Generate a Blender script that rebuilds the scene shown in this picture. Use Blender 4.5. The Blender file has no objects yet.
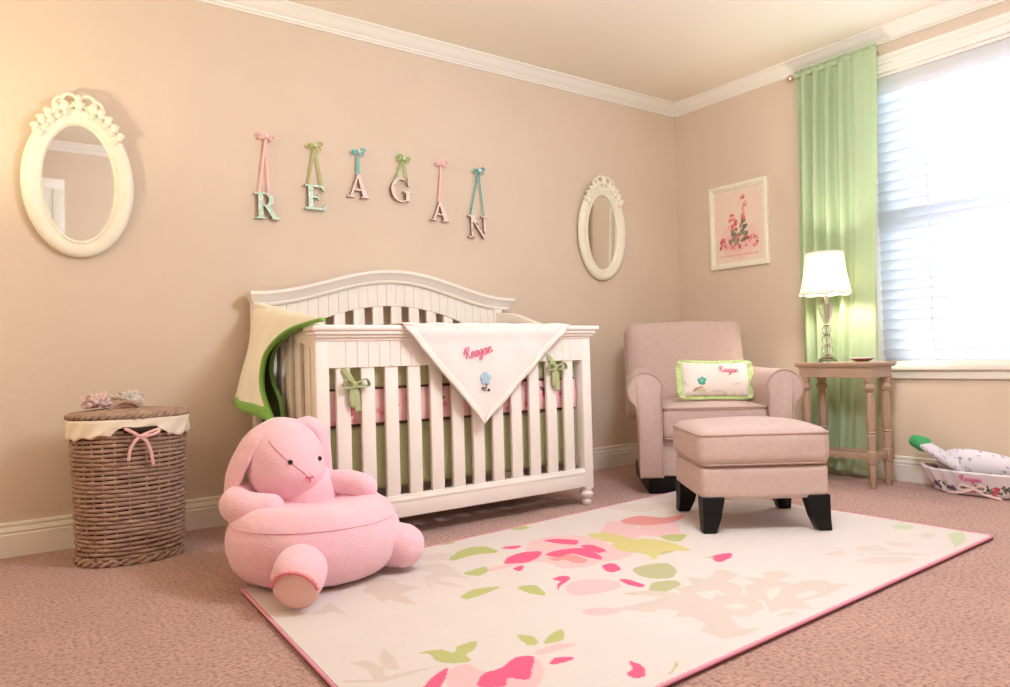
import bpy, bmesh, math, random
import numpy as np
from mathutils import Vector, Matrix
random.seed(7)
SC = bpy.context.scene
COL = SC.collection
PI = math.pi

# ------------------------------------------------------------------ helpers
def lin(c):
    return tuple(((x/255)/12.92 if x/255 <= .04045 else ((x/255+.055)/1.055)**2.4) for x in c)

def mat(name, rgb, rough=.6, bump=None, var=None, sheen=0, metal=0, spec=.5, trans=None, vcol=False, emit=None, glass=False, subs=0):
    """bump=(scale,strength,dist) ; var=(scale,amount) mottling of the colour ; trans=(rgb,mix)"""
    m = bpy.data.materials.new(name); m.use_nodes = True
    nt = m.node_tree; N = nt.nodes; L = nt.links
    b = N['Principled BSDF']; out = N['Material Output']
    b.inputs['Base Color'].default_value = (*lin(rgb), 1)
    b.inputs['Roughness'].default_value = rough
    b.inputs['Metallic'].default_value = metal
    b.inputs['Specular IOR Level'].default_value = spec
    if sheen:
        b.inputs['Sheen Weight'].default_value = sheen
        b.inputs['Sheen Roughness'].default_value = .5
    col = None
    if vcol:
        a = N.new('ShaderNodeVertexColor'); a.layer_name = 'Col'; col = a.outputs['Color']
    tc = N.new('ShaderNodeTexCoord')
    if var:
        n = N.new('ShaderNodeTexNoise'); n.inputs['Scale'].default_value = var[0]; n.inputs['Detail'].default_value = 3
        L.new(tc.outputs['Object'], n.inputs['Vector'])
        mp = N.new('ShaderNodeMapRange'); mp.inputs['From Min'].default_value = .3; mp.inputs['From Max'].default_value = .7
        mp.inputs['To Min'].default_value = 1-var[1]; mp.inputs['To Max'].default_value = 1+var[1]
        L.new(n.outputs['Fac'], mp.inputs['Value'])
        mx = N.new('ShaderNodeMix'); mx.data_type = 'RGBA'; mx.blend_type = 'MULTIPLY'; mx.inputs['Factor'].default_value = 1
        if col is not None: L.new(col, mx.inputs[6])
        else: mx.inputs[6].default_value = (*lin(rgb), 1)
        L.new(mp.outputs['Result'], mx.inputs[7]); col = mx.outputs[2]
    if col is not None: L.new(col, b.inputs['Base Color'])
    if bump:
        n = N.new('ShaderNodeTexNoise'); n.inputs['Scale'].default_value = bump[0]; n.inputs['Detail'].default_value = 3
        L.new(tc.outputs['Object'], n.inputs['Vector'])
        bp = N.new('ShaderNodeBump'); bp.inputs['Strength'].default_value = bump[1]; bp.inputs['Distance'].default_value = bump[2]
        L.new(n.outputs['Fac'], bp.inputs['Height']); L.new(bp.outputs['Normal'], b.inputs['Normal'])
    if emit:
        b.inputs['Emission Color'].default_value = (*lin(emit[0]), 1); b.inputs['Emission Strength'].default_value = emit[1]
    if glass:
        b.inputs['Transmission Weight'].default_value = 1; b.inputs['IOR'].default_value = 1.45
    if subs:
        b.inputs['Subsurface Weight'].default_value = subs; b.inputs['Subsurface Radius'].default_value = (.02, .01, .008)
    if trans:
        t = N.new('ShaderNodeBsdfTranslucent'); t.inputs['Color'].default_value = (*lin(trans[0]), 1)
        ms = N.new('ShaderNodeMixShader'); ms.inputs[0].default_value = trans[1]
        L.new(b.outputs[0], ms.inputs[1]); L.new(t.outputs[0], ms.inputs[2]); L.new(ms.outputs[0], out.inputs['Surface'])
    return m

PARENT_M = {}
def thing(name, label, cat, loc=(0, 0, 0), rotz=0, group=None):
    o = bpy.data.objects.new(name, None); COL.objects.link(o)
    o.location = loc; o.rotation_euler = (0, 0, rotz); o.empty_display_size = .05
    o['label'] = label; o['category'] = cat
    if group: o['group'] = group
    PARENT_M[o.name] = Matrix.Translation(loc) @ Matrix.Rotation(rotz, 4, 'Z')
    return o

def root_of(p):
    while p.parent is not None: p = p.parent
    return p

def fin(name, bm, m, parent=None, world=False, smooth=40, label=None, sub=0, solid=0, recalc=True):
    """bmesh -> one mesh object. world=True: geometry given in world coordinates although parented."""
    if parent is not None and world:
        M = PARENT_M[root_of(parent).name].inverted()
        bm.transform(M)
    if recalc: bmesh.ops.recalc_face_normals(bm, faces=bm.faces[:])
    me = bpy.data.meshes.new(name)
    bm.to_mesh(me); bm.free()
    ms = m if isinstance(m, (list, tuple)) else [m]
    for k in ms: me.materials.append(k)
    if smooth:
        for p in me.polygons: p.use_smooth = True
        if smooth < 180: me.set_sharp_from_angle(angle=math.radians(smooth))
    o = bpy.data.objects.new(name, me); COL.objects.link(o)
    if parent is not None: o.parent = parent
    if label: o['label'] = label
    if solid:
        s = o.modifiers.new('solid', 'SOLIDIFY'); s.thickness = solid; s.offset = 0
    if sub:
        s = o.modifiers.new('sub', 'SUBSURF'); s.levels = sub; s.render_levels = sub
    return o

def struct(o): o['kind'] = 'structure'; return o
def tag(o, label, cat, group=None):
    o['label'] = label; o['category'] = cat
    if group: o['group'] = group
    return o

def B(): return bmesh.new()
def addbm(bm, tmp, mi=0):
    n0 = len(bm.faces)
    me = bpy.data.meshes.new('t'); tmp.to_mesh(me); tmp.free(); bm.from_mesh(me); bpy.data.meshes.remove(me)
    bm.faces.ensure_lookup_table()
    if mi:
        for f in bm.faces[n0:]: f.material_index = mi

def box(bm, c, s, bev=0, seg=2, M=None, mi=0):
    t = bmesh.new(); bmesh.ops.create_cube(t, size=1)
    bmesh.ops.scale(t, vec=Vector(s), verts=t.verts[:])
    if bev: bmesh.ops.bevel(t, geom=t.edges[:], offset=bev, segments=seg, profile=.5, affect='EDGES')
    if M is not None: t.transform(M)
    t.transform(Matrix.Translation(c)); addbm(bm, t, mi)

def bx(bm, x0, x1, y0, y1, z0, z1, bev=0, seg=2, mi=0):
    box(bm, ((x0+x1)/2, (y0+y1)/2, (z0+z1)/2), (abs(x1-x0), abs(y1-y0), abs(z1-z0)), bev, seg, None, mi)

def grid(bm, f, nu, nv, cu=False, cv=False, mi=0):
    vs = [[bm.verts.new(f(i/(nu if cu else nu-1), j/(nv if cv else nv-1))) for j in range(nv)] for i in range(nu)]
    for i in range(nu if cu else nu-1):
        for j in range(nv if cv else nv-1):
            fc = bm.faces.new((vs[i][j], vs[(i+1) % nu][j], vs[(i+1) % nu][(j+1) % nv], vs[i][(j+1) % nv])); fc.material_index = mi
    return vs

def lathe(bm, prof, n=24, c=(0, 0, 0), M=None, sx=1, sy=1, mi=0):
    M = M or Matrix.Identity(4); c = Vector(c)
    rows = []
    for r, z in prof:
        rows.append([bm.verts.new(c + M @ Vector((r*sx*math.cos(2*PI*i/n), r*sy*math.sin(2*PI*i/n), z))) for i in range(n)])
    for a, b in zip(rows, rows[1:]):
        for i in range(n):
            bm.faces.new((a[i], a[(i+1) % n], b[(i+1) % n], b[i])).material_index = mi
    bm.faces.new(rows[0][::-1]).material_index = mi; bm.faces.new(rows[-1]).material_index = mi

def smoothpath(pts, k=6):
    """Catmull-Rom through the points"""
    P = [Vector(p) for p in pts]; P = [2*P[0]-P[1]] + P + [2*P[-1]-P[-2]]; out = []
    for i in range(1, len(P)-2):
        for j in range(k):
            t = j/k; a, b, c, d = P[i-1:i+3]
            out.append(.5*((2*b)+(c-a)*t+(2*a-5*b+4*c-d)*t*t+(3*b-a-3*c+d)*t**3))
    out.append(P[-2]); return out

def tube(bm, pts, r, n=8, closed=False, flat=None, up=(0, 0, 1), mi=0, round_ends=False):
    """r: number or list; flat: ratio of thickness along the frame's second axis."""
    P = [Vector(p) for p in pts]; m = len(P); rows = []
    R = r if isinstance(r, (list, tuple)) else [r]*m
    F = flat if isinstance(flat, (list, tuple)) else [flat or 1]*m
    prev = None
    for i in range(m):
        if closed: t = P[(i+1) % m]-P[i-1]
        else: t = P[min(i+1, m-1)]-P[max(i-1, 0)]
        t.normalize()
        a = prev if prev is not None else Vector(up)
        a = a - t*a.dot(t)
        if a.length < 1e-5: a = t.orthogonal()
        a.normalize(); prev = a
        b = t.cross(a)
        rows.append([bm.verts.new(P[i]+(a*math.cos(2*PI*k/n)*F[i]+b*math.sin(2*PI*k/n))*R[i]) for k in range(n)])
    for i in range(m if closed else m-1):
        A, C = rows[i], rows[(i+1) % m]
        for k in range(n): bm.faces.new((A[k], A[(k+1) % n], C[(k+1) % n], C[k])).material_index = mi
    if not closed:
        bm.faces.new(rows[0][::-1]).material_index = mi; bm.faces.new(rows[-1]).material_index = mi

def capsule_path(pts, r, k=6, cap=5):
    """path + radii with rounded ends"""
    P = smoothpath(pts, k); m = len(P)
    R = [r[min(int(i/(m-1)*(len(r)-1)), len(r)-2)]*(1-(i/(m-1)*(len(r)-1)-min(int(i/(m-1)*(len(r)-1)), len(r)-2))) + r[min(int(i/(m-1)*(len(r)-1)), len(r)-2)+1]*(i/(m-1)*(len(r)-1)-min(int(i/(m-1)*(len(r)-1)), len(r)-2)) for i in range(m)]
    d0 = (P[0]-P[1]).normalized(); d1 = (P[-1]-P[-2]).normalized()
    a = [(P[0]+d0*R[0]*math.cos(t), R[0]*math.sin(t)) for t in [PI/2*(i+.3)/cap for i in range(cap)]]
    b = [(P[-1]+d1*R[-1]*math.cos(t), R[-1]*math.sin(t)) for t in [PI/2*(i+.3)/cap for i in range(cap)]][::-1]
    return [x[0] for x in a]+P+[x[0] for x in b], [x[1] for x in a]+R+[x[1] for x in b]

def ball(bm, c, r, M=None, nu=20, nv=12, e=1.0, mi=0):
    """ellipsoid (e<1: boxier superellipsoid)"""
    t = bmesh.new(); bmesh.ops.create_uvsphere(t, u_segments=nu, v_segments=nv, radius=1)
    for v in t.verts:
        if e != 1: v.co = Vector([math.copysign(abs(x)**e, x) for x in v.co])
        v.co = Vector((v.co.x*r[0], v.co.y*r[1], v.co.z*r[2]))
    if M is not None: t.transform(M)
    t.transform(Matrix.Translation(c)); addbm(bm, t, mi)

def prism(bm, poly, d, M=None, bev=0, mi=0):
    """poly 2-D in (x,z), extruded along -y by d (front at y=0 -> back y=d)"""
    t = bmesh.new()
    fa = [t.verts.new((p[0], 0, p[1])) for p in poly]; fb = [t.verts.new((p[0], d, p[1])) for p in poly]
    t.faces.new(fa); t.faces.new(fb[::-1]); n = len(poly)
    for i in range(n): t.faces.new((fa[i], fb[i], fb[(i+1) % n], fa[(i+1) % n]))
    bmesh.ops.recalc_face_normals(t, faces=t.faces[:])
    if bev: bmesh.ops.bevel(t, geom=t.edges[:], offset=bev, segments=2, profile=.5, affect='EDGES')
    bmesh.ops.triangulate(t, faces=[q for q in t.faces if len(q.verts) > 4])
    if M is not None: t.transform(M)
    addbm(bm, t, mi)

def cushion(bm, sx, sy, sz, r=.04, puff=.02, n=14, c=(0, 0, 0), M=None, pbot=0, taper=0, fpuff=0):
    """upholstered box: rounded edges, puffed top / front"""
    t = bmesh.new(); bmesh.ops.create_cube(t, size=1)
    bmesh.ops.scale(t, vec=(sx, sy, sz), verts=t.verts[:])
    bmesh.ops.bevel(t, geom=t.edges[:], offset=r, segments=4, profile=.5, affect='EDGES')
    for ax, s in ((0, sx), (1, sy)):
        for i in range(1, n):
            k = -s/2+r+(s-2*r)*i/n
            co = [0, 0, 0]; no = [0, 0, 0]; co[ax] = k; no[ax] = 1
            bmesh.ops.bisect_plane(t, geom=t.verts[:]+t.edges[:]+t.faces[:], plane_co=co, plane_no=no)
    for i in range(1, 5):
        k = -sz/2+r+(sz-2*r)*i/5
        bmesh.ops.bisect_plane(t, geom=t.verts[:]+t.edges[:]+t.faces[:], plane_co=(0, 0, k), plane_no=(0, 0, 1))
    for v in t.verts:
        x, y, z = v.co; a = max(0, 1-(2*x/sx)**2); b = max(0, 1-(2*y/sy)**2); h = (z/sz+.5); g = max(0, 1-(2*z/sz)**2)
        v.co.z += puff*a**.7*b**.7*h - pbot*a*b*(1-h)
        if fpuff:
            v.co.y += math.copysign(fpuff*a**.6*g**.7*(abs(2*y/sy)), y); v.co.x += math.copysign(fpuff*b**.6*g**.7*abs(2*x/sx), x)
        if taper: v.co.x *= 1+taper*(h-.5)
    if M is not None: t.transform(M)
    t.transform(Matrix.Translation(c)); addbm(bm, t)

def inpoly(X, Y, poly):
    p = np.asarray(poly, float); n = len(p); ins = np.zeros(X.shape, bool)
    m = (X >= p[:, 0].min()) & (X <= p[:, 0].max()) & (Y >= p[:, 1].min()) & (Y <= p[:, 1].max())
    x = X[m]; y = Y[m]; r = np.zeros(x.shape, bool); j = n-1
    for i in range(n):
        xi, yi = p[i]; xj, yj = p[j]
        c = ((yi > y) != (yj > y)) & (x < (xj-xi)*(y-yi)/((yj-yi) or 1e-12)+xi)
        r ^= c; j = i
    ins[m] = r; return ins

def smoothpoly(p, k=4):
    n = len(p); out = []
    for i in range(n):
        a, b, c, d = [Vector(p[(i+j-1) % n]) for j in range(4)]
        for q in range(k):
            t = q/k; out.append(tuple(.5*((2*b)+(c-a)*t*.8+(2*a-5*b+4*c-d)*t*t*.8+(3*b-a-3*c+d)*t**3*.8 + .2*(2*(c-b)*t - 0*b))))
    return out

def paint(me, X, Y, base, polys):
    """dyed / printed pattern as a colour attribute. polys: (rgb, polygon)"""
    C = np.ones((len(X), 4), np.float32); C[:, :3] = lin(base)
    for rgb, poly in polys: C[inpoly(X, Y, poly), :3] = lin(rgb)
    a = me.color_attributes.new('Col', 'FLOAT_COLOR', 'POINT'); a.data.foreach_set('color', C.ravel())

def blob(cx, cy, r, n=12, jit=.25, sx=1, sy=1, rng=random):
    return [(cx+sx*r*(1+rng.uniform(-jit, jit))*math.cos(2*PI*i/n), cy+sy*r*(1+rng.uniform(-jit, jit))*math.sin(2*PI*i/n)) for i in range(n)]
def leafp(cx, cy, l, w, a):
    ca, sa = math.cos(a), math.sin(a); q = [(0, 0), (.25, .8), (.55, 1), (.85, .5), (1, 0), (.85, -.5), (.55, -1), (.25, -.8)]
    return [(cx+p*l*ca-s*w/2*sa, cy+p*l*sa+s*w/2*ca) for p, s in q]
def rose(cx, cy, r, cols, rng):
    out = [(cols[0], blob(cx, cy, r, 14, .18, rng=rng))]
    for k in range(5):
        a = rng.uniform(0, 2*PI); out.append((cols[1+k % (len(cols)-1)], blob(cx+.5*r*math.cos(a), cy+.5*r*math.sin(a), r*.38, 9, .3, rng=rng)))
    return out

# ------------------------------------------------------------------ script lettering for the embroidered name
STROKES = {  # x advance unit = x-height ; single-line cursive
 'R': ([[(.15, 0), (.3, .8), (.38, 1.7)], [(-.1, 1.25), (.05, 1.7), (.5, 1.95), (.95, 1.75), (.9, 1.3), (.5, 1.0), (.3, .98)], [(.45, 1.0), (.7, .6), (.95, .1), (1.2, -.02), (1.35, .15)], [(-.1, 1.25), (-.2, 1.0), (-.1, .9)]], 1.35),
 'e': ([[(0, .35), (.35, .45), (.55, .75), (.4, 1), (.15, .85), (.1, .4), (.3, .02), (.6, .1), (.75, .35)]], .72),
 'a': ([[(.65, .85), (.4, 1), (.12, .75), (.1, .25), (.3, 0), (.55, .3), (.68, .95), (.62, .3), (.75, .02), (.95, .3)]], .92),
 'g': ([[(.65, .85), (.4, 1), (.12, .75), (.1, .3), (.3, .05), (.55, .3), (.68, .95), (.6, -.2), (.4, -.75), (.1, -.7), (.15, -.4), (.6, -.1), (.92, .3)]], .92),
 'n': ([[(0, .3), (.15, .95), (.18, 0), (.25, .6), (.5, 1), (.68, .8), (.68, .25), (.8, .02), (1.0, .25)]], 1.0)}
def name_strokes(word='Reagan', slant=.12):
    x = 0; out = []
    for ch in word:
        st, adv = STROKES[ch]
        for s in st: out.append([(p.x+x+slant*p.y, p.y) for p in smoothpath([(a, b, 0) for a, b in s], 5)])
        x += adv
    return out, x
# ------------------------------------------------------------------ palette
WALLC = (219, 200, 180)
M_wall = mat('wall_paint', WALLC, .85, bump=(60, .15, .004), var=(3, .02))
M_ceil = mat('ceiling_paint', (242, 234, 218), .9, bump=(70, .25, .004))
M_trim = mat('trim_white_paint', (240, 236, 226), .4)
M_white = mat('crib_white_paint', (243, 235, 226), .38)
M_mirrorframe = mat('antique_white_paint', (240, 235, 216), .5, bump=(25, .2, .004), var=(18, .03))
M_mirror = mat('mirror_glass', (235, 235, 232), .02, metal=1)
M_fabric = mat('linen_upholstery', (199, 173, 164), .9, bump=(420, .35, .003), var=(60, .05), sheen=.15)
M_piping = mat('upholstery_piping', (186, 156, 146), .85, bump=(300, .3, .002))
M_black = mat('espresso_black_wood', (7, 6, 6), .5, spec=.3)
M_plush = mat('pink_plush', (244, 198, 210), .95, bump=(170, .5, .005), var=(26, .035), sheen=.4)
M_table = mat('greige_painted_wood', (180, 152, 130), .5, bump=(30, .2, .004), var=(12, .06))

# ------------------------------------------------------------------ room shell
XB, YA, XL, YF, H = 4.087, 3.51, -.75, -.6, 2.44
WY0, WY1, WZ0, WZ1 = .55, 2.14, .62, 2.205
def carpet_material():
    m = mat('carpet_pile', (196, 158, 142), .98, sheen=.3)
    nt = m.node_tree; N = nt.nodes; L = nt.links; b = N['Principled BSDF']
    tc = N.new('ShaderNodeTexCoord')
    n1 = N.new('ShaderNodeTexNoise'); n1.inputs['Scale'].default_value = 85; n1.inputs['Detail'].default_value = 4; n1.inputs['Roughness'].default_value = .7
    n2 = N.new('ShaderNodeTexNoise'); n2.inputs['Scale'].default_value = 5; n2.inputs['Detail'].default_value = 3
    L.new(tc.outputs['Object'], n1.inputs['Vector']); L.new(tc.outputs['Object'], n2.inputs['Vector'])
    cr = N.new('ShaderNodeValToRGB'); e = cr.color_ramp.elements
    e[0].position = .33; e[0].color = (*lin((104, 70, 62)), 1); e[1].position = .62; e[1].color = (*lin((212, 166, 152)), 1)
    k = e.new(.46); k.color = (*lin((188, 142, 128)), 1)
    L.new(n1.outputs['Fac'], cr.inputs['Fac'])
    mp = N.new('ShaderNodeMapRange'); mp.inputs['From Min'].default_value = .3; mp.inputs['From Max'].default_value = .7; mp.inputs['To Min'].default_value = .93; mp.inputs['To Max'].default_value = 1.06
    L.new(n2.outputs['Fac'], mp.inputs['Value'])
    mx = N.new('ShaderNodeMix'); mx.data_type = 'RGBA'; mx.blend_type = 'MULTIPLY'; mx.inputs['Factor'].default_value = 1
    L.new(cr.outputs['Color'], mx.inputs[6]); L.new(mp.outputs['Result'], mx.inputs[7]); L.new(mx.outputs[2], b.inputs['Base Color'])
    bp = N.new('ShaderNodeBump'); bp.inputs['Strength'].default_value = .9; bp.inputs['Distance'].default_value = .012
    L.new(n1.outputs['Fac'], bp.inputs['Height']); L.new(bp.outputs['Normal'], b.inputs['Normal'])
    return m
b = B(); bx(b, XL-.1, XB+.15, YF-.1, YA+.1, -.1, 0); struct(fin('floor', b, carpet_material(), smooth=0))
b = B(); bx(b, XL-.1, XB+.15, YF-.1, YA+.1, H, H+.1); struct(fin('ceiling', b, M_ceil, smooth=0))
b = B(); bx(b, XL-.1, XB+.15, YA, YA+.1, 0, H); struct(fin('wall_back', b, M_wall, smooth=0))
b = B(); bx(b, XL-.1, XL, YF, YA, 0, H); struct(fin('wall_left', b, M_wall, smooth=0))
b = B(); bx(b, XL, XB, YF-.1, YF, 0, H); struct(fin('wall_front', b, M_wall, smooth=0))
b = B(); T = .13
bx(b, XB, XB+T, YF-.1, WY0, 0, H); bx(b, XB, XB+T, WY1, YA+.1, 0, H)
bx(b, XB, XB+T, WY0, WY1, 0, WZ0); bx(b, XB, XB+T, WY0, WY1, WZ1, H)
struct(fin('wall_right', b, M_wall, smooth=0))

def run(name, prof, a, c, out, m=M_trim):
    """moulding: prof (distance from wall, z) swept from a to c; out = inward normal"""
    bm = B(); a = Vector((*a, 0)); c = Vector((*c, 0)); o = Vector((*out, 0))
    A = [bm.verts.new(a+o*d+Vector((0, 0, z))) for d, z in prof]; C = [bm.verts.new(c+o*d+Vector((0, 0, z))) for d, z in prof]
    n = len(prof)
    for i in range(n): bm.faces.new((A[i], A[(i+1) % n], C[(i+1) % n], C[i]))
    bm.faces.new(A[::-1]); bm.faces.new(C)
    return struct(fin(name, bm, m, smooth=30))
CR = [(0, H), (.072, H), (.072, H-.008), (.064, H-.012), (.055, H-.02), (.045, H-.034), (.03, H-.048), (.02, H-.054), (.018, H-.062), (.01, H-.066), (.01, H-.075), (0, H-.075)]
BB = [(0, 0), (.016, 0), (.016, .085), (.013, .09), (.013, .094), (.016, .097), (.015, .104), (.01, .112), (.009, .118), (.012, .122), (.010, .131), (0, .133)]
WALLS = (('back', (XL, YA), (XB, YA), (0, -1)), ('right', (XB, YF), (XB, YA), (-1, 0)), ('front', (XL, YF), (XB, YF), (0, 1)), ('left', (XL, YF), (XL, YA), (1, 0)))
for i, (w, a, c, o) in enumerate(WALLS):
    run('trim_%d' % (i+1), CR, a, c, o)
    if w == 'front':
        run('baseboard_front', BB, (.77, YF), c, o)
    else: run('baseboard_'+w, BB, a, c, o)

# door in the front wall (seen in the left mirror)
d = B(); bx(d, -.14, .68, YF-.02, YF+.012, 0, 2.03)
for x0, x1 in ((-.04, .23), (.31, .58)):
    for z0, z1 in ((.2, .9), (1.02, 1.9)):
        bx(d, x0, x1, YF+.010, YF+.022, z0, z1, .008)
door = struct(fin('door_1', d, M_trim, smooth=0))
c_ = B()
bx(c_, -.23, -.14, YF, YF+.025, 0, 2.12, .006); bx(c_, .68, .77, YF, YF+.025, 0, 2.12, .006); bx(c_, -.23, .77, YF, YF+.027, 2.03, 2.12, .006)
struct(fin('door_casing', c_, M_trim, door, smooth=30))
k = B(); ball(k, (.61, YF+.07, .95), (.03, .03, .03)); tube(k, [(.61, YF+.01, .95), (.61, YF+.06, .95)], .012)
struct(fin('door_handle', k, mat('brushed_nickel', (150, 145, 140), .3, metal=1), door))

# window
w = B()
jx0, jx1 = XB-.0, XB+T
bx(w, jx0, jx1, WY0, WY0+.018, WZ0, WZ1); bx(w, jx0, jx1, WY1-.018, WY1, WZ0, WZ1)
bx(w, jx0, jx1, WY0, WY1, WZ1-.018, WZ1); bx(w, jx0, jx1, WY0, WY1, WZ0, WZ0+.012)
# sashes
sx0, sx1 = XB+.085, XB+.115
ym = (WY0+WY1)/2; zm = (WZ0+WZ1)/2
for y0, y1 in ((WY0+.018, WY1-.018),):
    for z0, z1 in ((WZ0+.012, zm), (zm, WZ1-.018)):
        bx(w, sx0, sx1, y0, y0+.045, z0, z1); bx(w, sx0, sx1, y1-.045, y1, z0, z1)
        bx(w, sx0, sx1, y0, y1, z0, z0+.045); bx(w, sx0, sx1, y0, y1, z1-.045, z1)
win = struct(fin('window_1', w, M_trim, smooth=0))
hd = B()   # head casing: stacked mouldings
HP = [(0, 2.205), (.018, 2.205), (.02, 2.222), (.014, 2.228), (.014, 2.247), (.024, 2.252), (.03, 2.265), (.022, 2.272), (.03, 2.282), (.032, 2.295), (0, 2.297)]
A = [hd.verts.new((XB-d_, WY1+.03, z)) for d_, z in HP]; C2 = [hd.verts.new((XB-d_, WY0-.03, z)) for d_, z in HP]
for i in range(len(HP)): hd.faces.new((A[i], A[(i+1) % len(HP)], C2[(i+1) % len(HP)], C2[i]))
hd.faces.new(A[::-1]); hd.faces.new(C2)
struct(fin('head_casing', hd, M_trim, win, smooth=30))
s_ = B(); bx(s_, XB-.035, XB+.085, WY0-.03, WY1+.03, .592, .622, .006, 3); bx(s_, XB-.016, XB, WY0-.02, WY1+.02, .548, .592, .004)
struct(fin('window_sill', s_, M_trim, win, smooth=30))
g_ = B(); bx(g_, XB+.098, XB+.102, WY0+.05, WY1-.05, WZ0+.04, WZ1-.05)
M_pane = bpy.data.materials.new('window_glass'); M_pane.use_nodes = True
nt = M_pane.node_tree; nt.nodes.remove(nt.nodes['Principled BSDF'])
tr = nt.nodes.new('ShaderNodeBsdfTransparent'); gl = nt.nodes.new('ShaderNodeBsdfGlossy'); gl.inputs['Roughness'].default_value = .02
mxs = nt.nodes.new('ShaderNodeMixShader'); mxs.inputs[0].default_value = .06
nt.links.new(tr.outputs[0], mxs.inputs[1]); nt.links.new(gl.outputs[0], mxs.inputs[2]); nt.links.new(mxs.outputs[0], nt.nodes['Material Output'].inputs[0])
struct(fin('window_pane', g_, M_pane, win, smooth=0))

# blind
M_blind = mat('blind_white_vinyl', (244, 246, 250), .6, spec=.1, trans=((246, 248, 255), .6))
t = thing('window_blind', 'wide white horizontal slat blind, closed and glowing, filling the window', 'blind', (XB+.04, (WY0+WY1)/2, WZ0))
bl = B(); n = 27; z0, z1 = .675, 2.075; pitch = (z1-z0)/(n-1); ang = math.radians(112); hw = .036
for i in range(n):
    z = z0+i*pitch
    P = []
    for k in range(5):
        s = (k/4-.5)*2; bow = .004*(1-s*s)
        P.append((XB+.045 + math.cos(ang)*hw*s - math.sin(ang)*bow, z + math.sin(ang)*hw*s + math.cos(ang)*bow))
    grid(bl, lambda u, v: (P[int(round(v*4))][0], WY1-.022-u*(WY1-WY0-.044), P[int(round(v*4))][1]), 2, 5)
fin('slats', bl, M_blind, t, world=True, solid=.0012)
v_ = B(); bx(v_, XB+.008, XB+.02, WY0+.02, WY1-.02, 2.098, 2.187, .004); bx(v_, XB+.02, XB+.08, WY0+.03, WY1-.03, 2.135, 2.187)
fin('valance', v_, mat('valance_white', (240, 240, 240), .4, trans=((230, 236, 250), .25)), t, world=True)
v_ = B(); bx(v_, XB+.015, XB+.072, WY0+.024, WY1-.024, .624, .642, .004); fin('bottom_rail', v_, M_trim, t, world=True)
v_ = B()
for y in (1.85, 1.33, .8):
    bx(v_, XB+.0265, XB+.0275, y-.006, y+.006, .63, 2.12); bx(v_, XB+.0635, XB+.0645, y-.006, y+.006, .63, 2.12)
fin('ladder_tape', v_, M_blind, t, world=True, smooth=0)

# ------------------------------------------------------------------ curtain and rod
M_rod = mat('brushed_steel', (214, 200, 180), .35, metal=1)
t = thing('curtain_rod', 'slim metal curtain rod with ball finial above the green curtain', 'curtain rod', (XB, 2.3, 2.33))
r_ = B(); tube(r_, [(4.012, 2.545, 2.327), (4.012, 2.06, 2.327)], .010, 12); fin('rod', r_, M_rod, t, world=True)
r_ = B(); ball(r_, (4.012, 2.557, 2.327), (.019, .019, .019)); fin('finial', r_, M_rod, t, world=True)
for y in (2.53, 2.07):
    r_ = B(); tube(r_, [(4.012, y, 2.327), (4.086, y, 2.327)], .007, 8); fin('bracket', r_, M_rod, t, world=True)
M_curt = mat('green_silk', (214, 228, 198), .5, bump=(90, .12, .004), var=(14, .02), trans=((226, 242, 206), .5), sheen=.2)
t = thing('curtain', 'floor-length pale green curtain beside the window, behind the table lamp', 'curtain', (XB-.06, 2.28, 0))
cb = B()
def curt(u, v):       # u across from left (y high) to right, v from top to floor
    z = 2.352-.01*u-v*(2.33-.06*(1-u))
    wob = .004*math.sin(v*9+u*6)
    y = 2.522-u*.488 + .012*math.sin(v*2.2)*(1-u) + .085*u*v
    fs = math.sin(u*2*PI*7.2*(1-.2*u)+.6*v); fold = math.copysign(abs(fs)**.7, fs)*(.026 if u < .6 else .026*max(.12, 1-(u-.6)*4))
    pk = min(1, v/.03)     # tight at the rod pocket
    x = 4.008 + fold*(.35+.65*pk) + wob*2 + (.018 if .008 < v < .022 else 0)*0
    flare = max(0, (v-.8)/.2)
    x -= .03*flare**2*(1-u); y += .05*flare**2*(1-u)*0.6
    if v > .97: x -= .05*((v-.97)/.03)*(1-.7*u)
    return (x, y, max(z, .012))
grid(cb, curt, 120, 70)
fin('fabric_panel', cb, M_curt, t, world=True, smooth=180, solid=.002)
hb = B()
grid(hb, lambda u, v: (4.012-.0165*math.sin(PI*v)*1.0-.002*math.sin(u*80), 2.522-u*.485, 2.327+.0165*math.cos(PI*v)+.004*math.sin(u*60)*(1-v)), 100, 7)
grid(hb, lambda u, v: (4.012-.003-.004*math.sin(u*70), 2.522-u*.485, 2.343+v*.014), 100, 3)
fin('rod_pocket', hb, M_curt, t, world=True, smooth=180, solid=.002)
# ------------------------------------------------------------------ crib
t = thing('crib', 'white wooden baby crib with arched headboard standing against the wall', 'crib', (1.78, 3.1, 0))
SX = [1.199+.1035*i for i in range(12)]           # slat centres
def zcap(x):
    d = abs(x-1.80)/.71
    return 1.050+.126*(.5+.5*math.cos(PI*min(1, d)))**.93
def zarch(x): return max(.86, .997-.084*((x-1.80)/.42)**2)
# posts
for x in (1.1125, 2.4495):
    for y, zt in ((2.725, .838), (3.44, 1.0)):
        p = B(); bx(p, x-.0275, x+.0275, y-.028, y+.028, .078, zt, .006)
        o = fin('post', p, M_white, t, world=True)
        f = B(); lathe(f, [(.019, 0), (.023, .004), (.025, .018), (.020, .024), (.020, .03), (.028, .036), (.034, .048), (.034, .056), (.027, .064), (.022, .07), (.029, .075), (.029, .08)], 20, (x, y, 0))
        fin('foot', f, M_white, o, world=True)
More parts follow.
